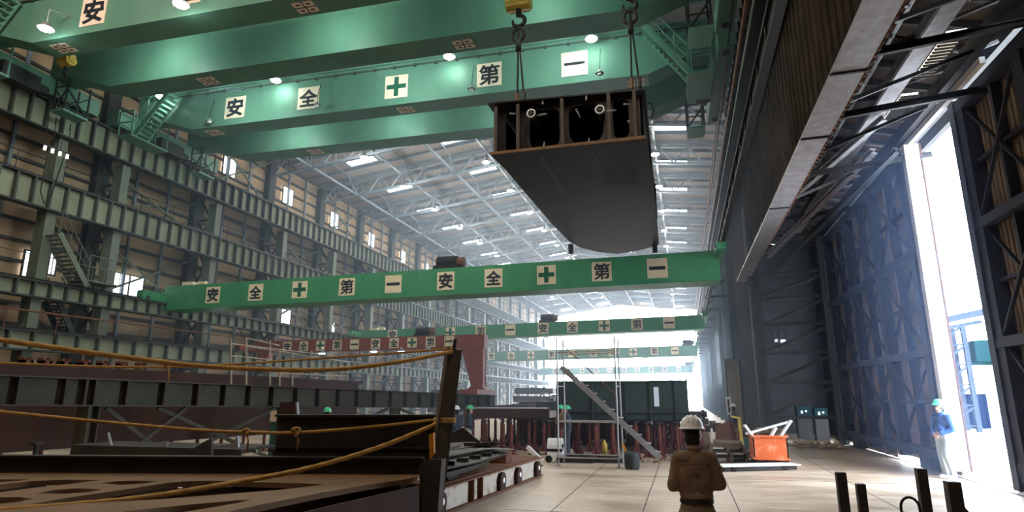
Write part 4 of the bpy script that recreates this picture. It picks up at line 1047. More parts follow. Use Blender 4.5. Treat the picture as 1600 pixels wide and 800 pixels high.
for px,py,y,w_,h_,lab in ((715,735,11.2,.75,.28,'rusty block nearest the leaning post on the low deck'),(782,722,12.9,.45,.26,'rusty block farther along the low deck'),(690,752,10.1,.7,.2,'dark low block at the near end of the low deck')):
    p = at(px,py,y=y); b = MB(); b.box((p.x-w_,y,.46),(p.x+.12,y+.5,.46+h_)); tag(b.build('packing_block','rust' if h_ > .2 else 'steel_dark'),lab,'block')
for i,(pts,z,lab) in enumerate((([(660,746),(690,741),(742,727),(772,716),(796,707),(735,704),(680,716)],.75,'lower'),([(670,716),(700,712),(745,704),(790,700),(806,703),(740,694),(690,696)],.87,'upper'))):
    t = thing('stacked_plate','%s dark flanged steel plate stacked on the rusty blocks' % lab,'plate',tuple(at(720,720,z=z)))
    b = MB(); b.prism([at(*p,z=z) for p in pts],(0,0,-.02)); b.build('plate','steel',t)
    b = MB()
    e0,e1,e2 = at(*pts[1],z=z),at(*pts[2],z=z),at(*pts[3],z=z)
    for e_,g_ in ((e0,e1),(e1,e2)): b.bar(e_+V((-.12,.05,-.06)),g_+V((-.12,.05,-.06)),.02,.08)
    b.build('web','steel_dark',t)
b = MB(); b.prism([at(690,695,y=13),at(704,678,y=13),at(724,668,y=13),at(742,684,y=13),at(764,700,y=13)],(0,.05,0)); tag(b.build('curved_bracket','steel_dark'),'dark curved bracket standing on the stacked plates','plate')
b = MB(); b.box((-3.75,15.2,0),(-3.55,15.5,.14)); b.box((-3.8,15.15,.14),(-3.5,15.55,.17)); tag(b.build('timber_chock','steel_dark'),'small dark chock on the floor beyond the low deck','chock')
# ---- jig stands carrying the dark hull blocks
def jig(h_):
    r_ = thing('jig_stand','','stand')
    b = MB(); b.cyl((0,0,.03),(0,0,h_-.12),.055,n=8); b.build('post','red_post',r_,world=False)
    b = MB(); b.cyl((0,0,h_-.14),(0,0,h_-.02),.03,n=8); b.box((-.09,-.09,h_-.03),(.09,.09,h_)); b.build('screw_head','steel',r_,world=False)
    b = MB(); b.box((-.17,-.17,0),(.17,.17,.03))
    for s in (-1,1): b.prism([(s*.05,-.01,.03),(s*.17,-.01,.03),(s*.05,-.01,.3)],(0,.02,0)); b.prism([(-.01,s*.05,.03),(-.01,s*.17,.03),(-.01,s*.05,.3)],(.02,0,0))
    b.build('base','red_post',r_,world=False); return r_
j0 = jig(1.05); n = 0
for r_ in range(9):
    for c_ in range(17):
        x = -7.4+c_*.52+random.uniform(-.18,.18); y = 19.9+r_*1.35+random.uniform(-.3,.3)
        if x > .6: continue
        o = j0 if n == 0 else copy_tree(j0); o.location = (x,y,0); o.rotation_euler = (0,0,random.uniform(0,.8)); n += 1
        tag(o,'red-brown screw jig stand under the dark hull blocks','stand','jig stands under the hull blocks')
t = thing('hull_block','big green-black hull block on jig stands behind the scaffold','hull block',(-2.1,25,1.07))
b = MB(); b.box((-4.25,21,1.07),(.1,21.06,2.33)); b.box((-4.25,21.06,1.07),(-4.19,32,2.33)); b.box((.04,21.06,1.07),(.1,32,2.38)); b.box((-4.25,31.95,1.07),(.1,32,2.33)); b.build('shell_plate','hull_green',t)
b = MB(); b.box((-4.25,21,1.05),(.1,32,1.09)); b.build('bottom_plate','hull_green',t)
b = MB(); b.box((-4.25,21,2.26),(.1,32,2.29)); b.build('top_plate','hull_green',t)
b = MB(); b.box((-.98,20.98,1.5),(-.82,21.0,2.12)); b.build('opening_plate','opening_pale',t)  # pale plate stands in for a bright opening in the shell
b = MB()
for x in (-4.1,-3.0,-1.9,-1.1,-.3): b.box((x-.02,20.93,1.09),(x+.02,21.0,2.3))
b.box((-4.25,20.9,1.3),(.1,21.0,1.33)); b.build('stiffener','hull_green',t)
t = thing('hull_block','low wide brown-black hull block with bright top edge beside the taller one','hull block',(-6.2,25,1.07))
b = MB(); b.box((-7.6,21,1.09),(-4.5,21.05,1.4)); b.box((-7.6,21,1.07),(-4.5,32,1.1)); b.box((-7.6,21.05,1.1),(-7.54,32,1.45)); b.build('shell_plate','rust_dark',t)
b = MB(); b.box((-7.3,20.97,1.40),(-4.6,21.6,1.43)); b.build('top_plate','galv',t)
t = thing('far_hull_block','long hazy hull block farther down the hall','hull block',(-6,36,.9))
b = MB(); b.box((-9.0,34,.8),(-4.2,41,1.5)); b.build('shell','steel',t); b = MB(); b.box((-9.0,33.95,1.5),(-4.2,34.3,1.56)); b.build('deck_edge','galv',t)
rnd = random.Random(3)
for k in range(9):
    x = -8.3+k*.4+rnd.uniform(-.1,.1); y = 37+rnd.uniform(-2,3); z = 1.55
    t = thing('pipe_section','curved pale pipe section piled beyond the hull blocks','pipe',(x,y,z),'pale pipe sections beyond the hull blocks')
    b = MB(); r0 = rnd.uniform(.3,.7); b.tube([(x+r0*math.cos(a),y+.1*a,z+r0*math.sin(a)) for a in [math.pi*i/8 for i in range(9)]],.06,8); b.build('bend','galv',t,True)
    b = MB(); b.cyl((x+r0,y-.05,z),(x+r0,y+.05,z+.02),.12); b.build('flange','steel',t)
# beyond: far stacks by the open end
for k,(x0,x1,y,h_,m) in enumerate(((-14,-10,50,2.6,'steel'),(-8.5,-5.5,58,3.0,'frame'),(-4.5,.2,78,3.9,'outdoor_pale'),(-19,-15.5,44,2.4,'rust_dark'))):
    t = thing('plate_stack','%s hazy stack of steel plates far down the hall' % ('first','second','palest','red-brown')[k],'stack',((x0+x1)/2,y,0))
    for j in range(4):
        b = MB(); b.box((x0+.1*j,y+.1*j,h_*j/4+.02),(x1-.15*j,y+4-.2*j,h_*(j+.8)/4)); b.build('bundle',m,t)
# ---- scaffold tower with stair
t = thing('scaffold_tower','slim galvanised scaffold tower in front of the green-black hull block','scaffold',(-2.6,17.3,0))
Yf,Yb = 16.95,17.9
pl_ = [at(873,728,y=Yf).x,at(967,724,y=Yf).x]; top = at(873,527,y=Yf).z
for x in pl_:
    for y in (Yf,Yb):
        b = MB(); b.tube([(x+(.02 if y > 17 else 0),y,0),(x,y,top)],.024,7); b.build('upright','galv',t)
        b = MB(); b.box((x-.07,y-.07,0),(x+.07,y+.07,.015)); b.build('base_plate','galv',t)
for y in (Yf,Yb):
    for z in (.22,1.15,top-.42): b = MB(); b.tube([(pl_[0],y,z),(pl_[1],y,z+(.03 if z > 2 else 0))],.021,6); b.build('ledger','galv' if z < 2 else 'tan_tube',t)
for x in pl_:
    for z in (.22,1.15,2.1,top-.42): b = MB(); b.tube([(x,Yf,z),(x,Yb,z)],.018,6); b.build('transom','galv',t)
b = MB(); b.tube([at(880,540,y=Yb),at(965,620,y=Yb)],.018,6); b.build('brace','rust',t)
b = MB(); b.tube([at(922,548,y=Yb),at(955,562,y=Yb)],.018,6); b.build('brace','tan_tube',t)
p,q = at(1032,716,y=17.3),at(878,574,y=17.3)
t = thing('scaffold_stair','light alloy stair leaning diagonally through the scaffold tower','stair',tuple(p))
for y in (-.22,.22): b = MB(); b.bar(p+V((0,y,0)),q+V((0,y,0)),.03,.11); b.build('stringer','galv',t)
b = MB()
for k in range(11): c_ = p+(q-p)*((k+.5)/11); b.box((c_.x-.09,c_.y-.22,c_.z+.03),(c_.x+.12,c_.y+.22,c_.z+.055))
b.build('tread','galv',t)
# ---- small things around the scaffold
t = thing('fume_drum','grey drum with a flame-coloured offcut sticking out, beside the scaffold','drum',tuple(at(988,733,z=0)))
p = at(988,733,z=0); b = MB(); b.lathe([(0,0),(.17,0),(.19,.05),(.2,.3),(.17,.42),(.15,.42),(.15,.38),(0,.38)],p,18); b.build('shell','frame_dark',t,True)
b = MB(); b.bar(p+V((-.1,0,.3)),p+V((-.22,0,.62)),.04,.05); b.build('offcut','amber',t)
p = at(868,722,z=0); t = thing('welding_machine','small white wheeled welding machine at the foot of the scaffold','machine',tuple(p))
b = MB(); b.box((p.x-.2,p.y-.2,.12),(p.x+.22,p.y+.2,.5)); b.cyl((p.x-.2,p.y,.5),(p.x+.22,p.y,.5),.16,n=14); b.build('housing','white',t)
b = MB(); b.box((p.x-.22,p.y-.21,.3),(p.x+.24,p.y-.19,.38)); b.build('dark_band','black',t)
for dx in (-.15,.17): b = MB(); b.cyl((p.x+dx,p.y-.22,.1),(p.x+dx,p.y-.16,.1),.1,n=12); b.build('wheel','black',t)
b = MB(); b.bar((p.x-.75,p.y-.3,.42),(p.x-.3,p.y-.4,.06),.1,.1); tag(b.build('white_tube','white'),'short white tube lying aslant beside the welding machine','tube')
p = at(1015,722,z=0); b = MB(); rr = random.Random(5)
for k in range(14):
    x,y = p.x+rr.uniform(-.5,.5),p.y+rr.uniform(-.3,.3); b.bar((x,y,.02+.05*rr.random()),(x+rr.uniform(-.25,.25),y+rr.uniform(-.2,.2),.05+.1*rr.random()),.06,.04)
tag(b.build('offcut_heap','plate_tan'),'low heap of pale offcuts on the floor by the stair foot','debris',kind='stuff')
p = at(945,712,z=0); b = MB(); b.lathe([(0,0),(.09,0),(.09,.35),(.04,.42),(.04,.48),(0,.48)],p,14); tag(b.build('yellow_can','yellow',smooth=True),'small yellow canister among the jig stands','can')
for k,(px,py) in enumerate(((905,735),(950,735),(1070,722))):
    p = at(px,py-12,z=0); b = MB(); b.box((p.x-.4,p.y-.1,0),(p.x+.4,p.y+.1,.12)); b.box((p.x-.3,p.y-.05,.12),(p.x+.35,p.y+.06,.2)); tag(b.build('floor_block','steel_dark'),'dark low steel block on the floor by the scaffold, %s along' % ORD[k],'block','dark floor blocks by the scaffold')
# ---- pallets, bin, skid, debris on the far side
p = at(1142,724,z=0)
for k in range(3):
    z = .0+k*.15; t = thing('pallet','timber pallet in the short stack beside the orange bin, %s from the floor' % ORD[k],'pallet',(p.x,p.y+.5,z),'stacked pallets')
    ox = (0,.04,-.05)[k]
    for j in range(6): b = MB(); b.box((p.x-.5+ox,p.y+.02+j*.19,z+.12),(p.x+.5+ox,p.y+.16+j*.19,z+.148)); b.build('board','wood',t)
    for x in (-.45,0,.45): b = MB(); b.box((p.x+x-.05+ox,p.y,z+.0),(p.x+x+.05+ox,p.y+1.15,z+.12)); b.build('bearer','wood',t)
b = MB(); b.hexa([(p.x-.45,p.y+.2,.45),(p.x+.35,p.y+.15,.45),(p.x+.4,p.y+.9,.45),(p.x-.4,p.y+.95,.45)],[(p.x-.42,p.y+.2,.56),(p.x+.33,p.y+.15,.53),(p.x+.4,p.y+.9,.55),(p.x-.4,p.y+.95,.58)]); tag(b.build('timber_bundle','wood'),'bundle of timber on top of the pallet stack','timber')
b = MB(); b.hexa([(p.x-.75,p.y+1.2,.0),(p.x-.4,p.y+1.2,.0),(p.x-.4,p.y+1.5,.0),(p.x-.75,p.y+1.5,.0)],[(p.x-.85,p.y+1.2,.72),(p.x-.5,p.y+1.2,.76),(p.x-.5,p.y+1.5,.76),(p.x-.85,p.y+1.5,.72)]); tag(b.build('carton','wood'),'tilted brown carton standing behind the pallet stack','carton')
t = thing('waste_bin','orange rusty steel waste bin filled with scrap','bin',(2.1,18.6,0))
x0,x1,y0,y1,z0,z1 = at(1179,718,y=18).x,at(1233,718,y=18).x,18.0,19.2,.15,.80
b = MB(); b.box((x0,y0,z0),(x1,y0+.03,z1)); b.box((x0,y1-.03,z0),(x1,y1,z1)); b.box((x1-.03,y0,z0),(x1,y1,z1)); b.box((x0,y0,z0),(x1,y1,z0+.03)); b.box((x0,y0,z0),(x0+.03,y1,z1)); b.build('shell','rust_orange',t)
b = MB(); 
for zz in (z1-.03,z0+.05): b.box((x0-.03,y0-.03,zz),(x1+.03,y0,zz+.05)); b.box((x0-.03,y1,zz),(x1+.03,y1+.03,zz+.05)); b.box((x0-.03,y0,zz),(x0,y1,zz+.05)); b.box((x1,y0,zz),(x1+.03,y1,zz+.05))
b.build('rim','rust_orange',t)
for x in (x0+.1,x1-.1): b = MB(); b.box((x-.08,y0,.08),(x+.08,y1,.15)); b.build('runner','steel_dark',t)
b = MB(); b.box((x0-.45,y0-.05,.04),(x1+.1,y1+.1,.08)); 
for j in range(4): b.box((x0-.45,y0+.05+j*.34,0),(x1+.1,y0+.15+j*.34,.04))
tag(b.build('bin_pallet','steel_dark'),'dark slatted pallet under the orange bin','pallet')
b = MB(); rr = random.Random(9)
for k in range(26): 
    c_ = V((rr.uniform(x0+.15,x1-.15),rr.uniform(y0+.35,y1-.2),rr.uniform(.55,.95))); b.ball(c_,(rr.uniform(.08,.2),rr.uniform(.08,.2),rr.uniform(.06,.14)),6,4,Matrix.Rotation(rr.random()*3,3,'X'))
tag(b.build('scrap_fill','wood'),'brown scrap heaped in the orange bin','scrap',kind='stuff')
for k,(a_,c_) in enumerate((((1165,678),(1237,658)),((1214,690),(1236,657)),((1200,690),(1212,668)),((1163,664),(1182,690)))):
    b = MB(); b.bar(at(*a_,y=18.2-.06*k),at(*c_,y=18.35-.06*k),.09,.05); tag(b.build('white_plank','white'),('longest white plank laid across the orange bin','steep white plank at the outer corner of the orange bin','short white plank standing in the orange bin','thin white slat tipped over the pallet side of the orange bin')[k],'plank')
t = thing('steel_skid','long pale steel skid lying on the floor before the orange bin','skid',tuple(at(1180,734,z=0)))
p,q = at(1122,736,z=0),at(1243,733,z=0)
b = MB(); b.bar(p+V((0,0,.13)),q+V((0,0,.13)),.5,.03); b.build('top_plate','lead_post',t)
b = MB(); b.bar(p+V((0,-.2,.07)),q+V((0,-.2,.07)),.03,.1); b.build('side_web','steel_dark',t)
for u in (.05,.2,.85): c_ = p+(q-p)*u; b = MB(); b.cyl((c_.x,c_.y-.26,.06),(c_.x,c_.y-.2,.06),.06,n=10); b.build('roller','steel',t)
b = MB(); rr = random.Random(11); p = at(1276,701,z=0)
for k in range(60):
    c_ = V((p.x+rr.uniform(-.8,.8),p.y+rr.uniform(-.5,.5),rr.uniform(.04,.25))); b.ball(c_,(rr.uniform(.06,.16),rr.uniform(.06,.16),rr.uniform(.04,.09)),6,4)
tag(b.build('rubble_pile','concrete'),'low grey rubble pile on the floor by the laced frame','rubble',kind='stuff')
b = MB(); b.box((3.3,25.6,0),(5.2,26.6,.06)); tag(b.build('steel_sheet','steel_dark'),'flat dark sheet on the floor beneath the rubble pile','sheet')
# panels and cabinets by the dark wall
p = at(1155,690,y=26.5); t = thing('tall_panel','tall rust-streaked pale panel leaning by the dark wall columns','panel',(p.x,26.5,0))
b = MB(); b.box((p.x-.3,26.5,0),(p.x+.25,26.56,3.3)); b.build('sheet',mat('streaked_panel',(.32,.30,.25),(.18,.15,.12),1.5,.6,stretch=(3,3,.2)),t); b = MB(); b.box((p.x-.33,26.46,.1),(p.x-.28,26.6,3.3)); b.box((p.x+.23,26.46,.1),(p.x+.28,26.6,3.3)); b.build('edge_frame','frame_dark',t)
p = at(1139,640,y=26.2); t = thing('notice_board','narrow white notice board beside the tall streaked panel','notice',(p.x,26.2,0))
b = MB(); b.box((p.x-.1,26.2,1.1),(p.x+.1,26.24,1.8)); b.build('board','white',t); b = MB(); b.box((p.x-.03,26.18,1.2),(p.x+.04,26.2,1.7)); b.build('dark_print','ink',t); b = MB(); b.cyl((p.x,26.26,0),(p.x,26.26,1.8),.03); b.build('post','frame_dark',t)
b = MB(); b.bar((1.75,22.3,0),(1.7,22.3,1.15),.1,.06); b.bar((1.7,22.3,1.12),(1.45,22.3,1.17),.1,.06); tag(b.build('yellow_barrier','yellow'),'yellow bent-top bar standing behind the pallet stack','bar')
t = thing('scrap_sheet','bent pinkish brown sheet standing behind the pallet stack','sheet',(1.2,22.6,0))
b = MB(); b.prism([(.9,22.6,.3),(1.55,22.6,0),(1.6,22.6,.6),(1.4,22.6,1.0),(.95,22.6,.85)],(.1,.05,0)); b.build('sheet','rust',t)
for k,(px,py,w_,h_) in enumerate(((1256,644,.55,.5),(1283,646,.5,.45))):
    p = at(px,py,y=29); t = thing('machine_cabinet','green machine cabinet behind the laced frame, %s from the inner post' % ORD[k],'cabinet',(p.x,29,0),'green cabinets behind the laced frame')
    b = MB(); b.box((p.x-w_/2,29,p.z-h_/2),(p.x+w_/2,29.5,p.z+h_/2)); b.build('body','outdoor_teal',t); b = MB(); b.box((p.x-.12,28.98,p.z-.06),(p.x-.04,29,p.z+.06)); b.box((p.x+.05,28.98,p.z),(p.x+.12,29,p.z+.08)); b.build('dial','white',t)
    b = MB(); b.box((p.x-w_/2,29.05,0),(p.x+w_/2,29.5,p.z-h_/2)); b.build('stand','frame_black',t)
for k,(px,py,s) in enumerate(((1224,534,.2),(1213,532,.12),(1215,552,.1))):
    p = at(px,py,y=29.2); t = thing('annex_lamp',('square pale lamp housing behind the laced frame','slim pale lamp arm end behind the laced frame','small round pale lamp below the square one behind the laced frame')[k],'lamp',tuple(p))
    b = MB(); b.box((p.x-s/2,29.2,p.z-s/2),(p.x+s/2,29.4,p.z+s/2)); b.build('housing','white',t); b = MB(); b.tube([(p.x,29.3,p.z),(p.x,29.4,p.z+.4),(p.x-.2,30,p.z+.6),(3.3,30,p.z+.6)],.02,5); b.build('bracket','frame_dark',t)
# low clutter in front of the dark wall (individual bins and parts)
rr = random.Random(21)
for k in range(12):
    x,y = rr.uniform(1.3,2.6),rr.uniform(23.5,40); s = rr.uniform(.25,.5); m = ('rust_dark','steel','frame_dark','teal')[k%4]
    b = MB(); b.box((x-s/2,y-s/2,0),(x+s/2,y+s/2,s)); b.box((x-s/2-.03,y-s/2-.03,s),(x+s/2+.03,y+s/2+.03,s+.04)); b.box((x-.04,y-s/2-.05,s*.5),(x+.04,y-s/2,s*.65))
    tag(b.build('parts_crate',m),'small lidded parts crate on the floor along the dark wall','crate','parts crates along the dark wall')
# ---- foreground steel stubs and hoop
for k,(px,py,w_,lab) in enumerate(((1313,738,.058,'tallest of the outer pair of dark steel stubs before the doorway'),(1344,756,.052,'shorter of the outer pair of dark steel stubs before the doorway'),(1438,732,.056,'dark steel stub between wire hoop and worker at the doorway'),(1487,752,.075,'thickest dark steel stub, below the shoes of the doorway worker'))):
    p = at(px,py,y=4.6); t = thing('steel_stub',lab,'post',(p.x,4.6,0))
    b = MB(); b.bar((p.x,4.6,.02),(p.x,4.6,p.z),w_,w_); b.build('bar','steel',t); b = MB(); b.box((p.x-.1,4.5,0),(p.x+.1,4.7,.02)); b.build('base_plate','steel',t)
p = at(1420,777,y=4.4); t = thing('wire_hoop','black bent hoop standing between the dark steel stubs','hoop',(p.x,4.4,0))
b = MB(); b.tube([(p.x-.05,4.4,0),(p.x-.05,4.4,p.z-.06)]+[(p.x-.05*math.cos(a),4.4,p.z-.06+.06*math.sin(a)) for a in [math.pi*i/10 for i in range(1,10)]]+[(p.x+.05,4.4,p.z-.06),(p.x+.05,4.4,0)],.008,7); b.build('bent_rod','black',t,True)
b = MB(); b.box((p.x-.09,4.34,0),(p.x+.09,4.46,.015)); b.build('foot','black',t)
p = at(1512,797,y=4.2); b = MB(); b.bar((p.x+.03,4.2,p.z-.06),(p.x-.03,4.2,p.z+.03),.012,.012); b.bar((p.x+.03,4.2,0),(p.x+.03,4.2,p.z-.05),.012,.012); tag(b.build('bent_rod','black'),'short bent black rod beside the thickest steel stub','rod')
# ---- outside the doorway
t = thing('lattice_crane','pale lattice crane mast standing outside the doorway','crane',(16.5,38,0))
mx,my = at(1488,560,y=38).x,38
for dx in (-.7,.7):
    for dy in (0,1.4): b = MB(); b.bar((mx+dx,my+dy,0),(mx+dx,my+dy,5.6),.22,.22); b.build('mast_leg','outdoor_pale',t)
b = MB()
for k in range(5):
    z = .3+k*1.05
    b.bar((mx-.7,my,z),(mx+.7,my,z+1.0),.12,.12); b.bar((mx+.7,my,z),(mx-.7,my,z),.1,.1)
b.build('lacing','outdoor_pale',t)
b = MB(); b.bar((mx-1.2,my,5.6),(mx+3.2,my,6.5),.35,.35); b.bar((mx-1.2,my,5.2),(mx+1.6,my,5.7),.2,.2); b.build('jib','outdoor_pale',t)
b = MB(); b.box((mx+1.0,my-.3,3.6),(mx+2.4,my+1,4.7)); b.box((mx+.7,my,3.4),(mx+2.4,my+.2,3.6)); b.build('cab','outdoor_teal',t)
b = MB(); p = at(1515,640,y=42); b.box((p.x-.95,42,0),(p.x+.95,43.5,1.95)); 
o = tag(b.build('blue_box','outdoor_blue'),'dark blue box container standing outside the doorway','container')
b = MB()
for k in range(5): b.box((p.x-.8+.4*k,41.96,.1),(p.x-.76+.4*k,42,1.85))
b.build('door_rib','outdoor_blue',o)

# dark steel bundles that close the view under the hull blocks
for k in range(7):
    x = -9.2+k*1.5; b = MB()
    for j in range(3): b.box((x,34.2+.1*j,.02+.36*j),(x+1.38-.06*j,36,.30+.36*j)); b.box((x+.1,34.4,.3+.36*j),(x+.25,35.8,.38+.36*j)); b.box((x+1.0,34.4,.3+.36*j),(x+1.15,35.8,.38+.36*j))
    tag(b.build('steel_bundle','rust_dark'),'dark bundle of steel plates behind the jig stands','bundle','steel bundles behind the jig stands')
rr = random.Random(31)
for k in range(16):
    x,y = -8.5+k*.62,rr.uniform(30.5,33.5); o = copy_tree(j0); o.location = (x,y,0); o.rotation_euler = (0,0,rr.uniform(0,.8))

# hanging bits by the windowed wall
p = at(104,96,y=14.1); t = thing('hook_block','small weathered yellow hook block under the wall end of the nearest big crane','hook',tuple(p))
b = MB(); b.cyl(p+V((-.22,0,0)),p+V((.22,0,.03)),.2,n=14); b.box(p+V((-.26,-.1,-.06)),p+V((.26,.1,.22))); b.build('sheave_housing','yellow',t)
b = MB(); b.cyl(p+V((0,0,-.2)),p+V((0,0,-.5)),.05); b.tube([p+V((.12*math.cos(a),0,-.62+.12*math.sin(a))) for a in [math.pi/2-.25*k for k in range(18)]],.035,7); b.build('hook','black',t,True)
b = MB()
for dx in (-.15,.15): b.tube([p+V((dx,0,.2)),V((p.x+dx,p.y,13.6))],.015,5)
b.build('hoist_rope','black',t)
p = at(88,238,x=-21.6); t = thing('signal_lamp_rail','short hanging rail of four warm signal lamps before the wall columns','lamp',tuple(p))
b = MB(); b.bar(p+V((0,-.5,.12)),p+V((0,.5,.12)),.04,.04); b.build('rail','frame_dark',t)
for k in range(4):
    q = p+V((0,-.42+.28*k,0)); b = MB(); b.box(q+V((-.03,-.035,-.08)),q+V((.03,.035,.08))); b.build('lamp_head','pane_warm',t)
for k in range(4):
    q = p+V((0,-.42+.28*k,.12)); b = MB(); b.tube([q,V((q.x-.1,q.y,q.z+1.2)),V((q.x-.2,q.y+.05,11.6))],.014,5); b.build('cable','black',t)
b = MB(); b.tube([p+V((.0,-.3,-.1)),p+V((.02,-.32,-1.6)),p+V((0,-.1,-2.0)),p+V((-.02,.1,-1.7)),p+V((0,.3,-.1))],.02,6); b.build('cable_loop','black',t,True)

for i,(pts,z,lab) in enumerate((([(668,735),(700,731),(745,722),(778,712),(796,706),(735,702),(690,712)],.81,'short dark ribbed plate between the two flanged plates on the low deck'),([(700,703),(735,698),(770,695),(784,697),(735,690),(700,692)],.89,'topmost small dark plate on the flanged plates of the low deck'))):
    t = thing('stacked_plate',lab,'plate',tuple(at(725,712,z=z)))
    b = MB(); b.prism([at(*p_,z=z) for p_ in pts],(0,0,-.02)); b.build('plate','steel_dark',t)
    for k in range(4):
        u = (k+.5)/4; a_ = at(*pts[1],z=z).lerp(at(*pts[3],z=z),u); b = MB(); b.box((a_.x-.25,a_.y+.1,z),(a_.x-.05,a_.y+.13,z+.06)); b.build('rib','steel',t)
# ================================================================== PEOPLE
def fuse(parts, name, m, parent, voxel, smooth=6, wrinkle=0., wscale=.12):
    """fuse overlapping rounded volumes into one continuous skin"""
    b = MB()
    for kind, *a in parts:
        if kind == 'cap':
            p, q, r0, r1 = a; p = V(p); q = V(q)
            b.cyl(p, q, r0, r1, 14); b.ball(p, r0, 14, 9); b.ball(q, r1, 14, 9)
        elif kind == 'ell':
            c, r, *rot = a; b.ball(c, r, 20, 14, rot[0] if rot else None)
        elif kind == 'hex':
            b.hexa(*a)
    o = b.build(name, m, None, world=False, fix=True)
    rm = o.modifiers.new('r', 'REMESH'); rm.mode = 'VOXEL'; rm.voxel_size = voxel; rm.use_smooth_shade = True
    sm = o.modifiers.new('s', 'SMOOTH'); sm.factor = .5; sm.iterations = smooth
    if wrinkle:
        tx = bpy.data.textures.new('cloth', 'CLOUDS'); tx.noise_scale = wscale; tx.noise_depth = 2
        dm = o.modifiers.new('d', 'DISPLACE'); dm.texture = tx; dm.strength = wrinkle; dm.mid_level = .5
    me = evaluated(o); old = o.data; o.modifiers.clear(); o.data = me; bpy.data.meshes.remove(old)
    me.polygons.foreach_set('use_smooth', [True]*len(me.polygons))
    me.materials.clear(); me.materials.append(M[m] if isinstance(m, str) else m)
    if parent is not None: o.parent = parent
    return o
M['skin'] = mat('skin', (.42,.24,.16), (.47,.28,.19), 8, .5)
M['skin_dark'] = mat('skin_in_shade', (.30,.17,.11), (.34,.2,.13), 8, .5)
M['hair'] = mat('black_hair', (.01,.009,.009), (.02,.018,.017), 40, .5, 0, .4, stretch=(1,1,.2))
M['brown_cloth'] = mat('brown_work_cloth', (.14,.088,.060), (.185,.12,.082), 14, .9, 0, .25)
M['olive_cloth'] = mat('olive_trousers', (.15,.105,.066), (.19,.14,.09), 14, .9, 0, .25)
M['blue_cloth'] = mat('blue_jacket', (.03,.075,.22), (.045,.10,.27), 10, .75, 0, .2)
M['pale_cloth'] = mat('pale_trousers', (.36,.42,.40), (.44,.49,.47), 10, .85, 0, .2)
M['navy_cloth'] = mat('navy_overall', (.03,.04,.06), (.05,.06,.08), 10, .85)
M['helmet_white'] = mat('helmet_white', (.66,.64,.62), rough=.35)
M['helmet_green'] = mat('helmet_green', (.06,.42,.20), rough=.35)
M['belt'] = mat('belt_leather', (.02,.017,.015), rough=.5)
M['shoe_white'] = mat('shoe_pale', (.55,.53,.52), (.65,.63,.62), 8, .6)
M['shoe_dark'] = mat('shoe_dark', (.03,.027,.025), rough=.6)
def head_parts(c, s=1.0):
    """head centre c; looks along +y"""
    c = V(c)
    return [('ell', c+V((0,-.005,.03))*s, (.076*s,.095*s,.095*s)), ('ell', c+V((0,.03,-.055))*s, (.06*s,.065*s,.065*s)), ('ell', c+V((0,.055,-.095))*s, (.03*s,.028*s,.025*s)),
            ('cap', c+V((0,.092,.0))*s, c+V((0,.108,-.032))*s, .010*s, .016*s), ('ell', c+V((0,.085,-.066))*s, (.024*s,.014*s,.009*s)),
            ('ell', c+V((.078,0,-.012))*s, (.013*s,.024*s,.034*s)), ('ell', c+V((-.078,0,-.012))*s, (.013*s,.024*s,.034*s)),
            ('ell', c+V((0,.082,.022))*s, (.05*s,.016*s,.012*s))]
def hand_parts(w, d, side, up, curl=.6):
    """wrist w, pointing d; side = thumb direction; up = back of the hand"""
    d = V(d).normalized(); sd = V(side); sd = (sd-d*sd.dot(d)).normalized(); upv = V(up); upv = (upv-d*upv.dot(d)-sd*upv.dot(sd)).normalized(); w = V(w)
    P = [('cap', w, w+d*.03, .026, .03), ('ell', w+d*.055, (.04,.04,.022), Matrix((sd,d,upv)).transposed()), ('ell', w+d*.075, (.038,.03,.018), Matrix((sd,d,upv)).transposed())]
    for k, (o, L) in enumerate(((.030,.068),(.010,.078),(-.010,.072),(-.029,.056))):
        p = w+d*.09+sd*o; a = d; segs = (.45,.32,.25)
        for i, g in enumerate(segs):
            ang = curl*(i+.6)*.55; dirn = (d*math.cos(ang)-upv*math.sin(ang)).normalized(); q = p+dirn*L*g
            P.append(('cap', p, q, .0092-.0008*i, .0088-.001*i)); p = q
    p = w+d*.03+sd*.03; q = p+(d*.5+sd*.75-upv*.25).normalized()*.04; r = q+(d*.9+sd*.25-upv*.4).normalized()*.032
    P += [('cap', p, q, .014, .011), ('cap', q, r, .0105, .009)]
    return P
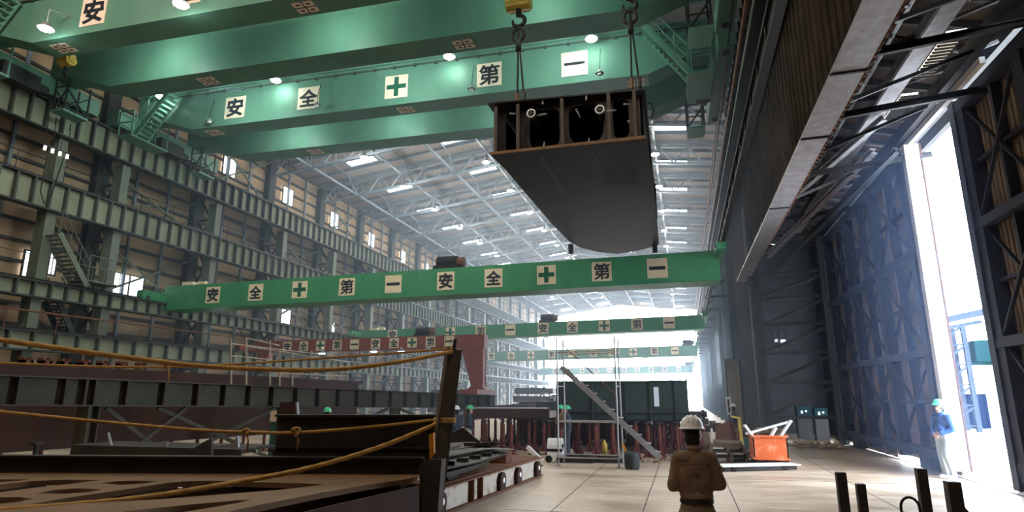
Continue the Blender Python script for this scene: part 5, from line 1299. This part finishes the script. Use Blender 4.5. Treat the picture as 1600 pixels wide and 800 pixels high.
def person(name, label, loc, rz, J, cloth, trous, helmet, shoes, skin='skin', vox=.012, hi=False, group=None, arm_r=(.062,.05,.045), torso=None, jw=.0):
    """J: joints in metres, figure faces +y"""
    t = thing(name, label, 'person', loc, group, rz=rz)
    L, R = 'l', 'r'
    body = []
    hd = V(J['head'])
    body += head_parts(hd)
    body += [('cap', J['neck'], hd+V((0,-.01,-.06)), .058, .052), ('cap', J['chest'], J['neck'], .1, .06), ('cap', J['pelvis'], J['chest'], .1, .1)]
    for s in (L, R):
        sg = -1 if s == 'l' else 1
        sh, el, wr = V(J['sh'+s]), V(J['el'+s]), V(J['wr'+s])
        body += [('cap', J['chest'], sh, .07, .05), ('cap', sh, el, .045, .037), ('cap', el, wr, .037, .027)]
        hp, kn, an = V(J['hp'+s]), V(J['kn'+s]), V(J['an'+s])
        body += [('cap', J['pelvis'], hp, .09, .08), ('cap', hp, kn, .075, .052), ('cap', kn, an, .05, .036), ('cap', an, an+V((0,.05,-.03)), .035, .03)]
        body += hand_parts(wr, V(J['hd'+s])-wr, J['th'+s], J['bk'+s], J.get('curl', .6))
    bo = fuse(body, 'body', skin, t, vox*.62 if hi else vox, 4)
    ev = V((0,.088,.012))
    b = MB()
    for sx in (-.031, .031): b.ball(hd+V((sx,.083,.006)), (.011,.008,.006), 8, 6)
    b.build('eyes', 'black', bo, True, world=False)
    # trousers
    tr = [('ell', V(J['pelvis'])+V((0,0,.02)), (.165,.115,.13))]
    for s in (L, R):
        hp, kn, an = V(J['hp'+s]), V(J['kn'+s]), V(J['an'+s])
        tr += [('cap', hp, kn, .098, .078), ('cap', kn, an+V((0,0,.02)), .078, .068), ('cap', V(J['pelvis']), hp, .12, .1)]
    fuse(tr, 'trousers', trous, t, vox, 5, .014, .10)
    # jacket
    jk = list(torso) if torso else [('ell', V(J['chest'])+V((0,0,-.02)), (.19,.125,.2)), ('cap', V(J['chest'])+V((0,0,-.1)), V(J['pelvis'])+V((0,0,.1)), .14, .135), ('cap', V(J['chest'])+V((-.07,0,-.15)), V(J['pelvis'])+V((-.05,0,.12)), .12, .115), ('cap', V(J['chest'])+V((.07,0,-.15)), V(J['pelvis'])+V((.05,0,.12)), .12, .115)]
    jk += [('cap', V(J['neck'])+V((0,-.005,-.06)), V(J['neck'])+V((0,0,.03)), .085, .068)]
    for s in (L, R):
        sh, el, wr = V(J['sh'+s]), V(J['el'+s]), V(J['wr'+s])
        jk += [('cap', V(J['chest'])+V((0,0,.06)), sh, .1, .078), ('cap', V(J['neck'])+V((0,-.01,-.05)), sh, .06, .07), ('cap', sh, el, arm_r[0]+.014, arm_r[1]+.012), ('cap', el, wr+(el-wr)*.06, arm_r[1]+.012, arm_r[2])]
    fuse(jk, 'jacket', cloth, t, vox, 5, .018+jw, .11)
    # belt, shoes
    pv = V(J['pelvis'])
    b = MB(); b.lathe([(.0,-.02),(1,-.02),(1,.02),(0,.02)], (0,0,0), 24)
    b.v = [V((v.x*.163, v.y*.122, v.z))+pv+V((0,0,.105)) for v in b.v]; b.build('belt', 'belt', t, world=False)
    for s in (L, R):
        an = V(J['an'+s]); fd = V(J.get('ft'+s, (0,1,0)))
        fuse([('cap', an+V((0,0,-.03))-fd*.03, an+V((0,0,-.045))+fd*.15, .045, .04), ('ell', an+V((0,0,-.02)), (.05,.06,.05)), ('hex', [an+fd*a+V((-fd.y*c,fd.x*c,-.088)) for a,c in ((-.08,-.04),(-.08,.04),(.2,.04),(.2,-.04))], [an+fd*a+V((-fd.y*c,fd.x*c,-.06)) for a,c in ((-.08,-.04),(-.08,.04),(.2,.04),(.2,-.04))])], 'shoe', shoes, t, vox*.8, 3)
    # hair and helmet
    if J.get('hair', True):
        fuse([('ell', hd+V((0,-.022,.0)), (.084,.088,.10)), ('ell', hd+V((0,-.04,-.055)), (.076,.060,.075))], 'hair', 'hair', t, vox*.8, 2)
    h = MB(); prof = [(.138,.0),(.126,.012),(.119,.03),(.113,.06),(.094,.096),(.062,.119),(.03,.128),(0,.13)]
    h.lathe(prof, (0,0,0), 28); h.lathe([(.136,-.004),(.112,-.002),(.108,.04)], (0,0,0), 28)
    tilt = Matrix.Rotation(J.get('tilt', 0), 3, 'X')
    def hv(v):
        a = math.atan2(v.y, v.x); br = 1.18 if v.y > 0 and abs(v.z) < .014 else 1.0
        return tilt @ V((v.x*.93, v.y*1.10*(1+(br-1)*max(0, math.sin(a))), v.z)) + hd + V((0,.0,.055))
    h.v = [hv(v) for v in h.v]; hm = h.build('helmet', helmet, t, True, world=False)
    r = MB()
    for dx in (-.045, 0, .045):
        r.tube([tilt @ V((dx*.93, .112*1.1*math.cos(a), .03+.104*math.sin(a)-abs(dx)*.18)) + hd + V((0,0,.055)) for a in [math.pi*(.12+.76*i/10) for i in range(11)]], .007, 6)
    r.build('helmet_ridge', helmet, hm, True, world=False)
    st = MB()
    for sx in (-.088, .088): st.tube([hd+V((sx,.0,.06)), hd+V((sx*.95,.012,-.04)), hd+V((sx*.45,.06,-.115)), hd+V((0,.07,-.125))], .006, 5)
    st.build('chin_strap', 'black' if helmet == 'helmet_white' else 'helmet_white', hm, True, world=False)
    return t
def pose(**k):
    J = dict(head=(0,.02,1.62), neck=(0,0,1.47), chest=(0,-.01,1.28), pelvis=(0,0,.93),
             shl=(-.18,0,1.40), ell=(-.25,-.02,1.12), wrl=(-.2,.15,.95), hdl=(-.17,.22,.9), thl=(1,0,.3), bkl=(-1,0,.3),
             shr=(.18,0,1.40), elr=(.25,-.02,1.12), wrr=(.2,.15,.95), hdr=(.17,.22,.9), thr=(-1,0,.3), bkr=(1,0,.3),
             hpl=(-.09,0,.88), knl=(-.1,.02,.49), anl=(-.11,-.01,.09), hpr=(.09,0,.88), knr=(.1,.02,.49), anr=(.11,-.01,.09))
    J.update(k); return J
# worker seen from behind, forearms held in front
w1 = person('person', 'person in brown work jacket and white ridged helmet, back turned to the camera', (.05,6.3,0), math.radians(4),
  pose(head=(-.0,.035,1.575), neck=(0,0,1.40), chest=(0,-.01,1.2), pelvis=(.0,0,.84), hpl=(-.09,0,.80), hpr=(.09,0,.80), knl=(-.1,.02,.45), knr=(.1,.02,.45), shl=(-.155,-.01,1.335), ell=(-.218,-.03,1.08), wrl=(-.13,.18,1.05), hdl=(-.06,.26,1.08), thl=(.3,.2,1), bkl=(-1,.2,.2),
       shr=(.155,-.01,1.335), elr=(.226,-.03,1.10), wrr=(.13,.18,1.07), hdr=(.06,.26,1.10), thr=(-.3,.2,1), bkr=(1,.2,.2), tilt=-.02),
  'brown_cloth', 'olive_cloth', 'helmet_white', 'shoe_dark', 'skin', .011, True, jw=.008, arm_r=(.060,.050,.044),
  torso=[('ell', V((0,-.01,1.24)), (.185,.115,.185)), ('cap', (-.075,-.005,1.2), (-.06,0,1.0), .115, .1), ('cap', (.075,-.005,1.2), (.06,0,1.0), .115, .1), ('ell', V((0,-.005,1.1)), (.17,.115,.16)), ('ell', V((0,-.005,.985)), (.165,.118,.055)), ('cap', (-.1,-.02,1.34), (.1,-.02,1.34), .085, .085)])
w1.scale = (.945,)*3
c = MB(); c.lathe([(.074,-.03),(.082,.0),(.080,.03),(.072,.036),(.066,.02)], (0,.005,1.425), 24); c.build('collar', 'brown_cloth', w1, True, world=False)
y_ = MB(); y_.tube([(x,-.118+.35*x*x*2.2,1.305+.0*x) for x in (-.15,-.1,-.05,0,.05,.1,.15)], .004, 5); y_.build('yoke_seam', 'olive_cloth', w1, True, world=False)
k = MB()
for sx in (-1, 1): k.bar((sx*.09,-.118,.68), (sx*.13,-.085,.8), .10, .012, up=(0,-1,0))
k.build('back_pocket', 'olive_cloth', w1, world=False)
# worker at the doorway
p = at(1484,748,z=0)
person('person', 'person in blue jacket and green helmet standing in the bright side doorway', (p.x,p.y,0), math.radians(118),
  pose(head=(0,-.01,1.58), neck=(0,-.03,1.43), chest=(0,-.04,1.24), pelvis=(0,.02,.92), shl=(-.18,-.03,1.36), ell=(-.25,-.02,1.09), wrl=(-.10,.17,.99), hdl=(.0,.2,.94), thl=(.2,.3,1), bkl=(-.3,1,.2),
       shr=(.18,-.03,1.36), elr=(.25,-.02,1.09), wrr=(.10,.18,.97), hdr=(.0,.21,.91), thr=(-.2,.3,1), bkr=(.3,1,.2),
       hpl=(-.09,.02,.87), knl=(-.1,.08,.48), anl=(-.1,-.02,.09), hpr=(.09,.02,.87), knr=(.1,.02,.48), anr=(.1,-.02,.09), tilt=.05),
  'blue_cloth', 'pale_cloth', 'helmet_green', 'shoe_white', 'skin', .012, True, jw=.006)
# far workers
for (px, py, y, rz, cl, tr_, hl, lab) in ((511,648,14.5,20,'navy_cloth','navy_cloth','helmet_green','person in green helmet behind the near web plate, only helmet clearly seen'),
      (713,664,18.0,60,'navy_cloth','navy_cloth','helmet_white','person in white helmet bending near the leaning rope post, beyond the stacked plates'),
      (733,667,18.8,-70,'navy_cloth','pale_cloth','helmet_green','person in green helmet and pale trousers beyond the stacked plates'),
      (876,646,20.0,-40,'olive_cloth','navy_cloth','helmet_green','person in olive clothes and green helmet under the hull block corner by the scaffold'),
      (887,644,19.4,100,'navy_cloth','navy_cloth','helmet_green','person in navy overall and green helmet just inside the scaffold uprights'),
      (1146,640,25.5,80,'navy_cloth','navy_cloth','helmet_white','person in navy overall beside the tall streaked panel')):
    p = at(px,py,y=y); hz = p.z-1.77
    J = pose()
    dz = max(0.0, -hz) 
    q = person('person', lab, (p.x, y, 0), math.radians(rz), J, cl, tr_, hl, 'shoe_dark', 'skin', .02)
    if p.z < 1.77: q.scale = (p.z/1.77,)*3 if p.z > 1.5 else (.86,)*3
# ================================================================== HAZE (welding smoke filling the hall)
hz = MB(); hz.box((-23.8,15,.01),(3.1,104.9,15.9)); 
m = bpy.data.materials.new('hall_haze'); m.use_nodes = True; n = m.node_tree.nodes; l = m.node_tree.links
n.remove(n['Principled BSDF']); vs = n.new('ShaderNodeVolumeScatter'); vs.inputs['Color'].default_value = (.60,.78,1,1); vs.inputs['Density'].default_value = HAZE; vs.inputs['Anisotropy'].default_value = .25
l.new(vs.outputs[0], n['Material Output'].inputs['Volume'])
tag(hz.build('haze', m), 'thin bluish smoke haze filling the hall', 'haze', kind='stuff')
hz = MB(); hz.box((4.0,12.5,.01),(6.4,26.3,9.0)); m2 = m.copy(); m2.name = 'door_haze'
v2 = [k for k in m2.node_tree.nodes if k.type == 'VOLUME_SCATTER'][0]; v2.inputs['Color'].default_value = (.42,.58,1,1); v2.inputs['Density'].default_value = .012
tag(hz.build('haze', m2), 'bluish dust haze glowing before the sliding side doors', 'haze', kind='stuff')
